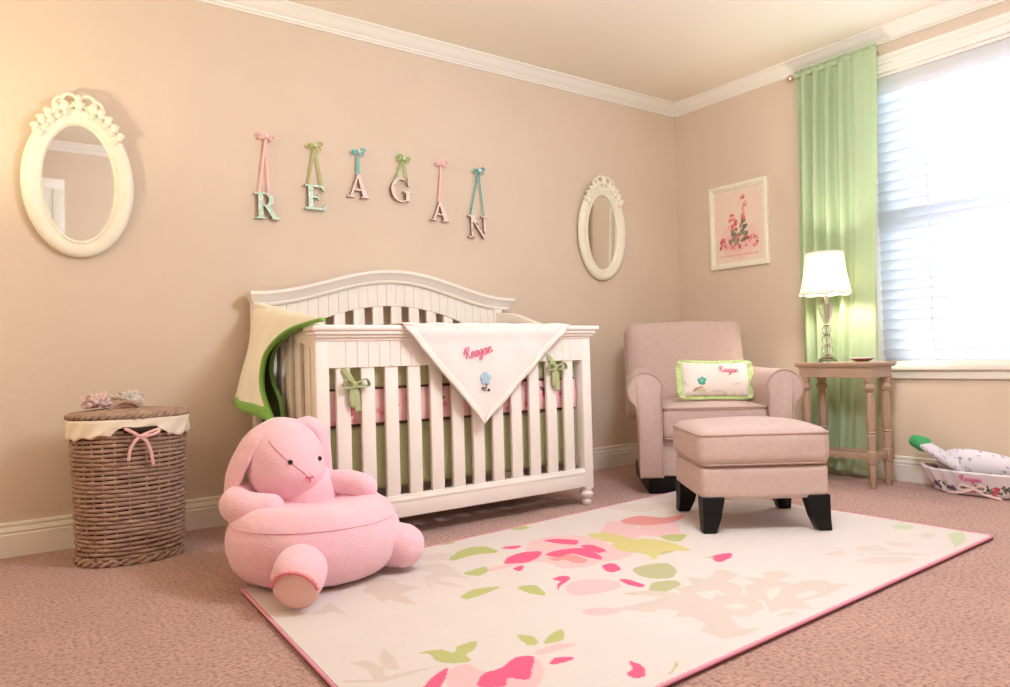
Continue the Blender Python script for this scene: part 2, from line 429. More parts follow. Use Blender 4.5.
# headboard arched panel with bead grooves
hb = B(); xs = []
x = 1.135
while x < 2.43:
    xs += [x, x+.003, x+.006]; x += .052
xs.append(2.43)
y0, y1 = 3.425, 3.452
fr = [(x, y0+(.004 if i % 3 == 1 else 0)) for i, x in enumerate(xs)]
top = [hb.verts.new((x, y, zcap(x)-.05)) for x, y in fr]; bot = [hb.verts.new((x, y, zarch(x))) for x, y in fr]
tb = [hb.verts.new((x, y1, zcap(x)-.05)) for x, y in fr]; bb_ = [hb.verts.new((x, y1, zarch(x))) for x, y in fr]
for i in range(len(fr)-1):
    hb.faces.new((top[i], top[i+1], bot[i+1], bot[i])); hb.faces.new((tb[i+1], tb[i], bb_[i], bb_[i+1])); hb.faces.new((bot[i], bot[i+1], bb_[i+1], bb_[i])); hb.faces.new((top[i+1], top[i], tb[i], tb[i+1]))
hb.faces.new((top[0], bot[0], bb_[0], tb[0])); hb.faces.new((top[-1], tb[-1], bb_[-1], bot[-1]))
fin('headboard_panel', hb, M_white, t, world=True, smooth=0)
# arched cap moulding
cp = B(); PR = [(.022, -.064), (.026, -.064), (.03, -.055), (.028, -.05), (.036, -.04), (.04, -.03), (.052, -.018), (.055, -.014), (.055, 0), (-.03, 0), (-.03, -.014), (-.026, -.064)]
N_ = 60; rows = []
for i in range(N_+1):
    x = 1.066+(2.546-1.066)*i/N_
    e = 0
    rows.append([cp.verts.new((x if (dz > -.02) else 1.80+(x-1.80)*(1-(-dz-.02)*.9), 3.438-dy, zcap(x)+dz)) for dy, dz in PR])
for a, c in zip(rows, rows[1:]):
    for i in range(len(PR)): cp.faces.new((a[i], a[(i+1) % len(PR)], c[(i+1) % len(PR)], c[i]))
cp.faces.new(rows[0][::-1]); cp.faces.new(rows[-1])
fin('headboard_cap', cp, M_white, t, world=True, smooth=35)
for x in SX:
    s = B(); bx(s, x-.029, x+.029, 3.43, 3.448, .17, zarch(x)+.02, .003); fin('back_slat', s, M_white, t, world=True)
    s = B(); bx(s, x-.029, x+.029, 2.704, 2.722, .16, .70, .003); fin('front_slat', s, M_white, t, world=True)
b = B(); bx(b, 1.13, 2.43, 3.42, 3.455, .09, .18, .004); fin('back_rail', b, M_white, t, world=True)
# front rail
b = B(); bx(b, 1.062, 2.513, 2.664, 2.765, .838, .861, .008, 3); fin('front_cap', b, M_white, t, world=True)
b = B()
for k, (d, z0_, z1_) in enumerate(((.0, .80, .812), (.010, .812, .824), (.020, .824, .838))):
    bx(b, 1.087-d*.6, 2.475+d*.9, 2.692-d, 2.757+d*.3, z0_, z1_, .004)
fin('front_cap_moulding', b, M_white, t, world=True)
b = B(); xs = [1.138]; x = 1.205
while x < 2.36: xs += [x, x+.003, x+.006]; x += .0475
xs.append(2.424)
fr = [(x, 2.698+(.004 if (i % 3 == 2 and 0 < i < len(xs)-1) else 0)) for i, x in enumerate(xs)]
A = [b.verts.new((x, y, .806)) for x, y in fr]; C2 = [b.verts.new((x, y, .697)) for x, y in fr]
A2 = [b.verts.new((x, 2.728, .806)) for x, y in fr]; C3 = [b.verts.new((x, 2.728, .697)) for x, y in fr]
for i in range(len(fr)-1):
    b.faces.new((A[i], A[i+1], C2[i+1], C2[i])); b.faces.new((A2[i+1], A2[i], C3[i], C3[i+1])); b.faces.new((C2[i], C2[i+1], C3[i+1], C3[i]))
fin('front_panel', b, M_white, t, world=True, smooth=0)
b = B(); bx(b, 1.138, 2.424, 2.700, 2.735, .088, .178, .004); bx(b, 1.138, 2.424, 2.697, 2.74, .150, .166, .004); fin('front_rail', b, M_white, t, world=True)
# side ends
TOP = [(3.43, .970), (3.36, .966), (3.30, .960), (3.24, .948), (3.17, .927), (3.11, .908), (3.05, .890), (2.98, .876), (2.90, .868), (2.752, .862)]
BOT = [(2.752, .775), (2.80, .785), (2.86, .80), (2.95, .825), (3.05, .855), (3.2, .885), (3.43, .90)]
def zb(y):
    for (a, za), (c, zc) in zip(BOT, BOT[1:]):
        if a <= y <= c: return za+(zc-za)*(y-a)/(c-a)
    return .8
for x in (1.109, 2.453):
    b = B(); prism(b, [(p[0], p[1]) for p in TOP+BOT], .04, Matrix(((0, 1, 0, x-.02), (1, 0, 0, 0), (0, 0, 1, 0), (0, 0, 0, 1))), .004)
    fin('end_rail', b, M_white, t, world=True)
    b = B(); bx(b, x-.014, x+.014, 2.752, 3.414, .09, .18, .004); fin('end_bottom_rail', b, M_white, t, world=True)
    for k in range(6):
        y = 2.825+k*.1035
        b = B(); bx(b, x-.009, x+.009, y-.029, y+.029, .17, zb(y)+.02, .003); fin('end_slat', b, M_white, t, world=True)

# ------------------------------------------------------------------ bedding in the crib
rng = random.Random(3)
M_print = mat('rose_print_cotton', (240, 190, 190), .9, vcol=True, bump=(200, .2, .002))
M_sage = mat('sage_green_cotton', (190, 190, 146), .9, bump=(200, .25, .003), var=(8, .06))
M_brown = mat('brown_piping', (86, 56, 44), .8)
t = thing('crib_bumper', 'quilted crib bumper with pink rose print between sage green bands', 'crib bumper', (1.78, 3.1, .44))
def panel(name, P0, P1, z0, z1, nx, nz, m, polys=None, base=None, puff=.012, thick=.016, scal=0, wave=0, nrm=None):
    P0 = Vector((*P0, 0)); P1 = Vector((*P1, 0)); d = P1-P0; Ln = d.length; nn = Vector((d.y, -d.x, 0)).normalized() if nrm is None else Vector((*nrm, 0))
    b = B()
    def f(u, v):
        p = P0+d*u; q = puff*(math.sin(PI*min(1, max(0, v)))**.5)*(.75+.25*math.cos(u*2*PI*6)) + wave*math.sin(u*2*PI*Ln/.11+.7*math.sin(5*v))*(1-v*.6)
        p = p+nn*q; return (p.x, p.y, z0+(z1-z0)*v)
    grid(b, f, nx, nz)
    U = [(i/(nx-1))*Ln for i in range(nx) for j in range(nz)]; V = [z0+(z1-z0)*j/(nz-1) for i in range(nx) for j in range(nz)]
    o = fin(name, b, m, t, world=True, smooth=180, solid=thick, recalc=False)
    if polys is not None: paint(o.data, np.array(U), np.array(V), base, polys)
    return o
def roseprint(Ln, z0, z1, rng, dens=9):
    out = []
    for k in range(int(Ln*dens*3)):
        out.append(((236, 150, 160), blob(rng.uniform(0, Ln), rng.uniform(z0, z1), .012, 8, .4, rng=rng)))
    x = .09
    while x < Ln:
        z = rng.uniform(z0+.04, z1-.05); out += rose(x, z, .026, [(214, 66, 96), (238, 120, 140), (186, 40, 70), (240, 150, 165)], rng)
        for s in range(3): out.append(((96, 92, 78), leafp(x, z, .05, .016, rng.uniform(.3, 2.8))))
        out += rose(x+.09, rng.uniform(z0+.03, z1-.03), .018, [(240, 160, 172), (226, 110, 130)], rng)
        x += .2
    return out
SIDES = (((1.145, 2.762), (2.415, 2.762)), ((2.415, 2.775), (2.415, 3.40)), ((2.415, 3.408), (1.145, 3.408)), ((1.147, 3.40), (1.147, 2.775)))
for i, (a, c) in enumerate(SIDES):
    Ln = math.dist(a, c); nx = int(Ln/.006)
    panel('printed_panel', a, c, .470, .608, nx, 26, M_print, roseprint(Ln, .47, .608, rng), (242, 196, 194))
    panel('green_band', a, c, .612, .722, nx//3, 8, M_sage, puff=.010)
    e = B()
    for z in (.610, .468):
        d = Vector((*c, 0))-Vector((*a, 0)); nn = Vector((d.y, -d.x, 0)).normalized()
        tube(e, [Vector((a[0], a[1], z))+d*k/20+nn*.006 for k in range(21)], .007, 8)
    fin('piping', e, M_brown, t, world=True)
# tie bows round two slats
M_tie = mat('sage_tie_ribbon', (176, 184, 134), .85, bump=(120, .3, .003))
def ribbon(b, pts, w=.012, th=.0025, up=(0, -1, 0)):
    tube(b, smoothpath(pts, 6), w, 8, flat=th/w, up=up)
for (x, z) in ((1.235, .63), (2.245, .665)):
    b = B(); y = 2.692
    ribbon(b, [(x-.05, y+.03, z+.075), (x-.03, y+.002, z+.05), (x, y-.004, z)], .012)
    ribbon(b, [(x, y-.006, z), (x+.045, y-.012, z+.022), (x+.06, y-.010, z-.004), (x+.02, y-.008, z-.008), (x, y-.006, z)], .012, up=(0, 0, 1))
    ribbon(b, [(x, y-.006, z), (x-.035, y-.012, z+.02), (x-.045, y-.010, z-.006), (x-.01, y-.008, z-.008), (x, y-.006, z)], .010, up=(0, 0, 1))
    ribbon(b, [(x, y-.006, z), (x+.008, y-.008, z-.05), (x+.014, y-.006, z-.105)], .015)
    ribbon(b, [(x, y-.006, z), (x-.012, y-.008, z-.04), (x-.006, y-.006, z-.085)], .012)
    ball(b, (x, y-.009, z), (.014, .008, .016))
    fin('tie_bow', b, M_tie, t, world=True, smooth=180)
t = thing('crib_skirt', 'plain sage green crib skirt hanging behind the lower slats', 'crib skirt', (1.78, 3.1, .2))
for a, c in SIDES:
    panel('skirt_panel', a, c, .205, .462, int(math.dist(a, c)/.012), 14, M_sage, puff=0, wave=.006, thick=.003)
b = B(); cushion(b, 1.24, .60, .13, .035, .01, 10, (1.78, 3.085, .37)); tag(fin('crib_mattress', b, mat('white_sheet', (238, 232, 222), .9)), 'white crib mattress inside the crib behind the bumper', 'mattress')

# ------------------------------------------------------------------ white triangular blanket over the front rail
M_wbl = mat('white_minky_blanket', (240, 226, 220), .95, bump=(160, .3, .004), var=(9, .02), sheen=.3)
M_wbb = mat('blanket_satin_border', (240, 234, 224), .7, bump=(60, .25, .004))
M_pinkth = mat('pink_thread', (228, 112, 150), .8)
t = thing('embroidered_blanket', 'white embroidered blanket hanging as a triangle over the crib front rail', 'blanket', (1.86, 2.66, .86))
TL, TR, AP = (1.436, .858), (2.312, .862), (1.812, .440)
def tri_y(x, z):
    k = max(0, (.85-z))
    ww = .004*math.sin(x*31+z*9)*min(1, k*8) + .010*math.sin((x*.8-z*.6)*28)*min(1, k*6)*max(0, (x-1.85))*2.2
    return 2.656 - .006*min(1, k*10) - ww - .008*math.exp(-((k-.02)/.03)**2)
def tri(u, v):     # v 0 top .. 1 apex
    a = Vector(TL).lerp(Vector(AP), v); c = Vector(TR).lerp(Vector(AP), v)
    p = a.lerp(c, u); return (p.x, tri_y(p.x, p.y), p.y)
b = B(); grid(b, lambda u, v: tri(u, v*.985), 90, 60)
# over the cap and a little way down behind it
def over(u, v):
    x = TL[0]+(TR[0]-TL[0])*u; a = [(2.652, .858), (2.655, .864), (2.666, .867), (2.71, .866), (2.762, .867), (2.774, .862), (2.776, .83), (2.778, .78)]
    i = v*(len(a)-1); k = min(int(i), len(a)-2); f = i-k
    return (x, a[k][0]*(1-f)+a[k+1][0]*f, a[k][1]*(1-f)+a[k+1][1]*f+.002*math.sin(x*40))
grid(b, over, 50, 15)
fin('blanket_cloth', b, M_wbl, t, world=True, smooth=180, solid=.005)
b = B()
for P, Q in ((TL, AP), (TR, AP)):
    P = Vector(P); Q = Vector(Q); d = Q-P; inn = Vector((1.84, .72))
    nrm = Vector((-d.y, d.x)).normalized()
    if nrm.dot(inn-P) < 0: nrm = -nrm
    def f(u, v):
        u = .055+.945*u; p = P+d*u+nrm*(.026*v)*(1 if u < .93 else (1-u)/.07); return (p.x, tri_y(p.x, p.y)-.006, p.y)
    grid(b, f, 50, 4)
fin('satin_border', b, M_wbb, t, world=True, smooth=180, solid=.003)
def embroider(b, M, size, f, r=.0022):
    st, w = name_strokes()
    for s in st: tube(b, [f(x*size, y*size) for x, y in s], r, 6, up=(0, 1, 0))
    return w*size
b = B(); sz = .0240; ca, sa = math.cos(.22), math.sin(.22)
embroider(b, None, sz, lambda x, y: (lambda X, Z: Vector((X, tri_y(X, Z)-.009, Z)))(1.722+x*ca-y*sa, .716+x*sa+y*ca), .0022)
fin('embroidered_name', b, M_pinkth, t, world=True, label='pink script lettering Reagan')
b = B()
for (dx, dz, r, mi) in [(.017*math.cos(a), .017*math.sin(a), .0125, 0) for a in (.3, 1.55, 2.8, 4.06, 5.3)]+[(0, 0, .008, 1)]+[(.004-.004*q, -.028-.011*q, .0042, 2) for q in range(3)]+[(-.014, -.042, .0065, 2), (.015, -.05, .0065, 2)]:
    X, Z = 1.823+dx, .632+dz; ball(b, (X, tri_y(X, Z)-.006, Z), (r, .004, r), mi=mi)
fin('flower_applique', b, [mat('pale_blue_thread', (166, 196, 220), .8), mat('cream_thread', (222, 208, 190), .8), mat('brown_thread', (70, 58, 60), .8)], t, world=True, label='small pale blue stitched flower')

# ------------------------------------------------------------------ quilt with green binding over the left end
M_quilt = mat('cream_quilt_cotton', (250, 246, 232), .95, bump=(70, .3, .006), var=(10, .03))
M_bind = mat('bright_green_satin_binding', (134, 190, 84), .5, bump=(60, .2, .003))
M_under = mat('shaded_green_quilt_backing', (58, 80, 44), .9)  # green underside, shade inside the fold put into its colour
t = thing('baby_quilt', 'cream quilt with bright green binding hung over the left crib end', 'quilt', (1.05, 3.1, .9))
def lerp3(pts, s):
    i = s*(len(pts)-1); k = min(int(i), len(pts)-2); f = i-k; return Vector(pts[k]).lerp(Vector(pts[k+1]), f)
backE = smoothpath([(1.122, 3.398, .995), (1.084, 3.40, .955), (1.062, 3.402, .80), (1.02, 3.402, .66), (.985, 3.40, .548)], 8)
frontE = smoothpath([(1.06, 2.56, .874), (1.055, 2.67, .868), (1.045, 2.86, .848), (1.03, 3.00, .80), (1.012, 3.06, .735), (1.0, 3.055, .62), (.985, 2.895, .500)], 8)
def q(u, v):
    a = lerp3(backE, v); c = lerp3(frontE, v); p = a.lerp(c, u)
    p.x -= .018*math.sin(PI*u)*min(1, v*1.4)+.006*math.sin(u*11+v*4)*v
    return p
b = B(); grid(b, q, 40, 40)
# lap over the rail to the inside
railtop = lambda y: np.interp(y, [2.75, 2.90, 2.98, 3.05, 3.11, 3.17, 3.24, 3.36, 3.43], [.862, .868, .876, .89, .908, .927, .948, .966, .970])
def lap(u, v):
    a = q(u, 0); y = a.y; z = float(railtop(y))+.008
    e = Vector((1.135, y, z)); e2 = Vector((1.140, y, z-.14)); m = Vector((1.09, y, z+.004)) if y > 2.72 else Vector((1.09, y, .876))
    return a.lerp(m, v*3) if v < 1/3 else (m.lerp(e, (v-1/3)*3) if v < 2/3 else e.lerp(e2, (v-2/3)*3))
grid(b, lambda u, v: lap(u*.76, v), 30, 13)
fin('quilt_cloth', b, M_quilt, t, world=True, smooth=180, solid=.008)
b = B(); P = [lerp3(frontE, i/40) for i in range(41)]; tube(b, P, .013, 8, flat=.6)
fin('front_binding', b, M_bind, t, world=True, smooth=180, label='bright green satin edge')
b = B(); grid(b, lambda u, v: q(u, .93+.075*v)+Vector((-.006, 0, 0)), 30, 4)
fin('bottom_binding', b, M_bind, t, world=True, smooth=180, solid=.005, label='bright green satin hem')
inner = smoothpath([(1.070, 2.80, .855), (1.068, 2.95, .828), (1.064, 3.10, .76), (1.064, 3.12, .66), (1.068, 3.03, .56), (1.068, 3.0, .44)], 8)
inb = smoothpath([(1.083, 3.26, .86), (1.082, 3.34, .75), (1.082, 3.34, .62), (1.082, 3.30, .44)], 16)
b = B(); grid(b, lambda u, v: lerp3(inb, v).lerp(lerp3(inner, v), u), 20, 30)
fin('folded_backing', b, M_under, t, world=True, smooth=180, solid=.005, label='green folded underside, coloured dark for the shade in the fold')
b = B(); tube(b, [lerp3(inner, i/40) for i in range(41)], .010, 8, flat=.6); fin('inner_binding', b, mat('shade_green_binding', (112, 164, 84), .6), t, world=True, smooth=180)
# ------------------------------------------------------------------ oval mirrors
def make_mirror(name, label, cx, cz, tilt, parts_from=None):
    t = thing(name, label, 'mirror', (cx, YA-.002, cz), 0, None)
    TM = Matrix.Translation((0, -.012, 0)) @ Matrix.Rotation(tilt, 4, 'X')
    def ell(a, c, y, n=72): return [Vector((a*math.cos(2*PI*i/n), y, c*math.sin(2*PI*i/n))) for i in range(n)]
    # moulded oval frame : profile (semi-axis offset from glass edge, y towards the room)
    PF = [(-.004, 0), (-.004, -.012), (0, -.018), (.007, -.022), (.011, -.017), (.017, -.018), (.027, -.024), (.044, -.028), (.057, -.025), (.066, -.019), (.070, -.012), (.070, 0)]
    b = B(); A0, C0 = .133, .238
    rows = [[b.verts.new(p) for p in ell(A0+o, C0+o*.92, y-.006)] for o, y in PF]
    for a, c in zip(rows, rows[1:]+rows[:1]):
        for i in range(72): b.faces.new((a[i], a[(i+1) % 72], c[(i+1) % 72], c[i]))
    b.transform(TM); fin('frame', b, M_mirrorframe, t, smooth=50)
    b = B(); vs = [b.verts.new(p) for p in ell(A0, C0, -.013)]; b.faces.new(vs); vs2 = [b.verts.new(p) for p in ell(A0, C0, -.008)]; b.faces.new(vs2[::-1])
    for i in range(72): b.faces.new((vs[i], vs[(i+1) % 72], vs2[(i+1) % 72], vs2[i]))
    b.transform(TM); fin('glass', b, M_mirror, t, smooth=0)
    # carved crest: ribbon bow on top with leafy sprays falling on both sides
    b = B(); zt = C0+.07
    def leaf(x, z, l, w, a, y=-.022):
        M = Matrix.Translation((x, y, z)) @ Matrix.Rotation(-a, 4, 'Y')
        ball(b, (0, 0, 0), (1, 1, 1), Matrix.Identity(4), 10, 6) if False else None
        tmp = bmesh.new(); bmesh.ops.create_uvsphere(tmp, u_segments=10, v_segments=6, radius=1)
        for v in tmp.verts:
            tx = v.co.x; v.co.z *= w*(1-.55*max(0, tx)); v.co.y *= .011; v.co.x = (tx+1)*l/2
            v.co.y -= .010*math.sin(PI*(tx+1)/2)
        tmp.transform(M); addbm(b, tmp)
    for s in (-1, 1):
        # bow loop (open ring) and tail
        cxl = s*.032; loop = [(cxl+.026*math.cos(a), -.026-.004*math.sin(a), zt+.024+.022*math.sin(a)) for a in [2*PI*i/18 for i in range(18)]]
        tube(b, loop, .0075, 8, closed=True, up=(0, 1, 0))
        tube(b, smoothpath([(s*.056, -.026, zt+.034), (s*.078, -.030, zt+.022), (s*.088, -.024, zt+.004)], 6), .007, 8)
        for k in range(5):    # spray of leaves following the rim
            th = PI/2-s*(.20+.155*k); X = (A0+.052)*math.cos(th); Z = (C0+.062)*math.sin(th)
            leaf(X, Z, .046-.002*k, .016, th+s*(-.5), -.026); leaf(X, Z, .040-.002*k, .015, th-s*1.25, -.024); leaf(X*.97, Z*.97, .032, .012, th-s*2.2, -.028)
        leaf(s*.012, zt-.012, .05, .012, PI/2+s*.9, -.026)
        tube(b, smoothpath([(s*.02, -.024, zt+.0), (s*.07, -.026, zt-.022), (s*.105, -.024, zt-.055), (s*.135, -.022, zt-.095)], 6), .006, 8)
    leaf(0, zt+.01, .045, .012, PI/2, -.026); ball(b, (0, -.034, zt+.018), (.014, .012, .016)); ball(b, (0, -.03, zt-.008), (.011, .01, .012))
    b.transform(TM); fin('carved_crest', b, M_mirrorframe, t, smooth=60)
    return t
make_mirror('oval_mirror', 'white oval mirror with carved crest reflecting a white door frame', .410, 1.478, .031)
make_mirror('oval_mirror', 'white oval mirror with carved crest near the room corner', 3.333, 1.495, .031)

# ------------------------------------------------------------------ hanging letters
def stem(x0, x1, z0, z1): return [(x0, z0), (x1, z0), (x1, z1), (x0, z1)]
def serif(x, z, w, h, up): return [(x-w, z), (x+w, z), (x+w*.45, z+h*up), (x-w*.45, z+h*up)]
def arc(cx, cz, rx, rz, a0, a1, t0, t1, n=14):
    """crescent stroke: outer ellipse and thinner at the ends"""
    o = []; i_ = []
    for k in range(n+1):
        f = k/n; a = math.radians(a0+(a1-a0)*f); th = t0+(t1-t0)*math.sin(PI*f)
        o.append((cx+rx*math.cos(a), cz+rz*math.sin(a))); i_.append((cx+(rx-th)*math.cos(a), cz+(rz-th*.45)*math.sin(a)))
    return [[o[k], o[k+1], i_[k+1], i_[k]] for k in range(n)]
LET = {
 'R': [stem(.17, .37, 0, 1), serif(.27, 0, .26, .07, 1), stem(0.02, .3, .93, 1), *arc(.40, .74, .40, .26, 90, -90, .07, .20), stem(.34, .42, .93, 1), stem(.34, .44, .48, .55), [(.40, .5), (.62, .5), (.95, .06), (.72, .06)], [(.70, 0), (1.05, 0), (1.0, .07), (.72, .07)]],
 'E': [stem(.17, .38, 0, 1), stem(.02, .88, .92, 1), stem(.02, .92, 0, .09), stem(.36, .62, .47, .55), [(.88, 1), (.88, .74), (.82, .80), (.72, .93)], [(.92, 0), (1.0, .30), (.88, .2), (.76, .09)], [(.62, .66), (.62, .36), (.55, .47), (.55, .55)]],
 'A': [[(.12, .05), (.22, .05), (.55, .98), (.46, .98)], [(.44, 1), (.58, 1), (.93, .05), (.70, .05)], stem(.26, .72, .30, .37), serif(.16, 0, .17, .06, 1), stem(-.01, .34, 0, .05), stem(.60, 1.02, 0, .055)],
 'G': [*arc(.5, .5, .5, .5, 42, 318, .05, .2, 26), [(.80, .98), (.88, .98), (.9, .66), (.82, .72)], stem(.72, .92, .06, .42), stem(.6, 1.02, .40, .46)],
 'N': [stem(.12, .22, 0, 1), stem(.80, .90, 0, 1), [(.02, 1), (.28, 1), (.90, 0), (.80, 0)], stem(-.02, .36, 0, .055), stem(.66, 1.04, .945, 1), stem(-.04, .2, .945, 1)],
}
def speckle(name, base, dots, scale=90, thr=.56):
    m = mat(name, base, .6); nt = m.node_tree; N = nt.nodes; L = nt.links
    tc = N.new('ShaderNodeTexCoord'); v = N.new('ShaderNodeTexNoise'); v.inputs['Scale'].default_value = scale; v.inputs['Detail'].default_value = 1
    L.new(tc.outputs['Object'], v.inputs['Vector']); r = N.new('ShaderNodeValToRGB'); e = r.color_ramp.elements
    e[0].position = thr; e[0].color = (*lin(base), 1); e[1].position = thr+.04; e[1].color = (*lin(dots), 1)
    L.new(v.outputs['Fac'], r.inputs['Fac']); L.new(r.outputs['Color'], N['Principled BSDF'].inputs['Base Color']); return m
M_mint = speckle('mint_floral_paper', (188, 222, 204), (226, 236, 224)); M_pal = speckle('pale_pink_paper', (240, 208, 200), (246, 226, 218)); M_flor = speckle('cream_floral_paper', (236, 216, 204), (190, 140, 132), 55, .6)
M_wood = mat('letter_edge_brown', (128, 104, 90), .7)
RP = mat('pink_ribbon', (244, 190, 192), .5); RG = mat('olive_green_ribbon', (170, 182, 96), .5); RT = mat('teal_ribbon', (112, 188, 186), .5); RL = mat('leaf_green_ribbon', (146, 184, 100), .5); RP2 = mat('rose_pink_ribbon', (244, 186, 190), .5); RT2 = mat('deep_teal_ribbon', (84, 168, 164), .5)
KN = mat('clear_crystal_knob', (235, 225, 215), .15, spec=.8)
# letter, x0,x1,z0,z1, knob x,z, material, ribbon, label
LT = [('R', 1.122, 1.238, 1.399, 1.521, 1.185, 1.788, M_mint, RP, 'mint green letter R hanging on long pink ribbon, first of the row'),
      ('E', 1.366, 1.482, 1.465, 1.586, 1.425, 1.778, M_mint, RG, 'mint green letter E hanging on olive green ribbon'),
      ('A', 1.590, 1.712, 1.548, 1.667, 1.655, 1.780, M_pal, RT, 'pale pink letter A hanging on short teal ribbon'),
      ('G', 1.835, 1.952, 1.549, 1.676, 1.912, 1.780, M_flor, RL, 'cream floral letter G hanging on leaf green ribbon'),
      ('A', 2.070, 2.190, 1.470, 1.574, 2.146, 1.785, M_pal, RP2, 'pale pink letter A hanging on long pink ribbon'),
      ('N', 2.316, 2.440, 1.394, 1.520, 2.392, 1.775, M_flor, RT2, 'cream floral letter N hanging on long teal ribbon, last of the row')]
for ch, x0, x1, z0, z1, kx, kz, m, rb, lab in LT:
    t = thing('wall_letter', lab, 'wall letter', (kx, YA-.02, kz))
    b = B()
    for k, poly in enumerate(LET[ch]):
        prism(b, [(x0+(x1-x0)*p[0], z0+(z1-z0)*p[1]) for p in poly], .012+.0002*k, Matrix.Translation((0, YA-.026-.0002*k, 0)))
    bmesh.ops.recalc_face_normals(b, faces=b.faces[:])
    for f in b.faces:
        f.material_index = 0 if f.normal.y < -.5 else 1
    fin('letter', b, [m, M_wood], t, world=True, smooth=0)
    b = B(); w = x1-x0
    tops = {'R': (.24, .62), 'E': (.2, .8), 'A': (.46, .56), 'G': (.25, .85), 'N': (.1, .85)}[ch]
    for f in tops:
        tube(b, [(kx, YA-.022, kz), (x0+w*f, YA-.021, z1-.004)], .0046, 8, flat=.25, up=(0, 1, 0))
    fin('ribbon', b, rb, t, world=True)
    b = B()
    for s in (-1, 1):
        dz = -.004*s if ch in 'RG' else .006*s
        tube(b, smoothpath([(kx, YA-.028, kz), (kx+s*.016, YA-.036, kz+.009+dz), (kx+s*.034, YA-.034, kz+.007+dz), (kx+s*.026, YA-.026, kz-.003+dz), (kx, YA-.026, kz-.002)], 5), .0055, 8, flat=.3, up=(0, 1, 0))
        tube(b, smoothpath([(kx, YA-.028, kz), (kx+s*.016, YA-.032, kz-.006), (kx+s*.032, YA-.024, kz-.012-.004*s)], 5), .006, 8, flat=.25, up=(0, 1, 0))
    fin('bow', b, rb, t, world=True)
    b = B(); tube(b, [(kx, YA, kz), (kx, YA-.03, kz)], .004); ball(b, (kx, YA-.036, kz), (.009, .008, .009), None, 10, 8); fin('knob', b, KN, t, world=True, label='shiny crystal knob')

# ------------------------------------------------------------------ framed print on the right wall
t = thing('framed_print', 'white framed pink flower picture on the wall left of the curtain', 'picture', (XB, 3.0, 1.53))
y0, y1, z0, z1 = 2.783, 3.227, 1.257, 1.803
b = B()
PFp = [(0, 0), (0, .018), (.006, .022), (.022, .022), (.027, .016), (.034, .016), (.038, .010), (.038, 0)]   # (inset, depth)
rows = []
for ins, dep in PFp:
    rows.append([b.verts.new((XB-dep, y, z)) for y, z in ((y0+ins, z0+ins), (y1-ins, z0+ins), (y1-ins, z1-ins), (y0+ins, z1-ins))])
for a, c in zip(rows, rows[1:]+rows[:1]):
    for i in range(4): b.faces.new((a[i], a[(i+1) % 4], c[(i+1) % 4], c[i]))
fin('frame', b, M_mirrorframe, t, world=True, smooth=0)
b = B(); nu, nv = 120, 160
grid(b, lambda u, v: (XB-.008, y1-.036-u*(y1-y0-.072), z0+.036+v*(z1-z0-.072)), nu, nv)
o = fin('print', b, mat('printed_paper', (240, 214, 196), .7, vcol=True), t, world=True, smooth=0)
U = np.repeat(np.linspace(0, 1, nu), nv); V = np.tile(np.linspace(0, 1, nv), nu)
rr = random.Random(5); polys = []
BASE = (238, 216, 198)
polys.append(((238, 204, 190), blob(.5, .30, .42, 24, .06, .95, .62, rng=rr))); polys.append(((240, 218, 196), blob(.62, .72, .26, 24, .06, rng=rr)))
polys.append(((236, 190, 180), blob(.42, .27, .28, 24, .12, 1, .45, rng=rr)))
for k in range(70):      # flowers along the bottom bank
    x = .12+.76*rr.random(); zz = .20+.14*rr.random()*(1.4-abs(x-.45)); polys.append((rr.choice([(214, 120, 124), (228, 140, 140), (236, 160, 154), (190, 96, 104)]), blob(x, zz, rr.uniform(.014, .035), 8, .4, rng=rr)))
for (cx, zb_, zt_, w_) in ((.40, .26, .66, .10), (.60, .28, .88, .075)):   # two tall flowering stems
    for k in range(46):
        f = rr.random(); zz = zb_+(zt_-zb_)*f; x = cx+rr.uniform(-1, 1)*w_*(.75+.35*math.sin(f*9+cx*20))
        c = rr.choice([(128, 128, 104), (146, 138, 116), (170, 150, 130), (112, 104, 92)]) if f < .5 else rr.choice([(226, 116, 116), (238, 150, 140), (206, 90, 98), (244, 182, 168)])
        polys.append((c, blob(x, zz, rr.uniform(.014, .036), 8, .4, rng=rr)))
for k in range(26): polys.append(((206, 128, 122), [(a_, b_) for a_, b_ in (( .12+k*.03, .085+.004*(k % 3)), (.12+k*.03+.018, .088+.004*(k % 2)), (.12+k*.03+.016, .104), (.12+k*.03+.003, .102+.006*(k % 2)))]))
paint(o.data, U, V, BASE, polys)

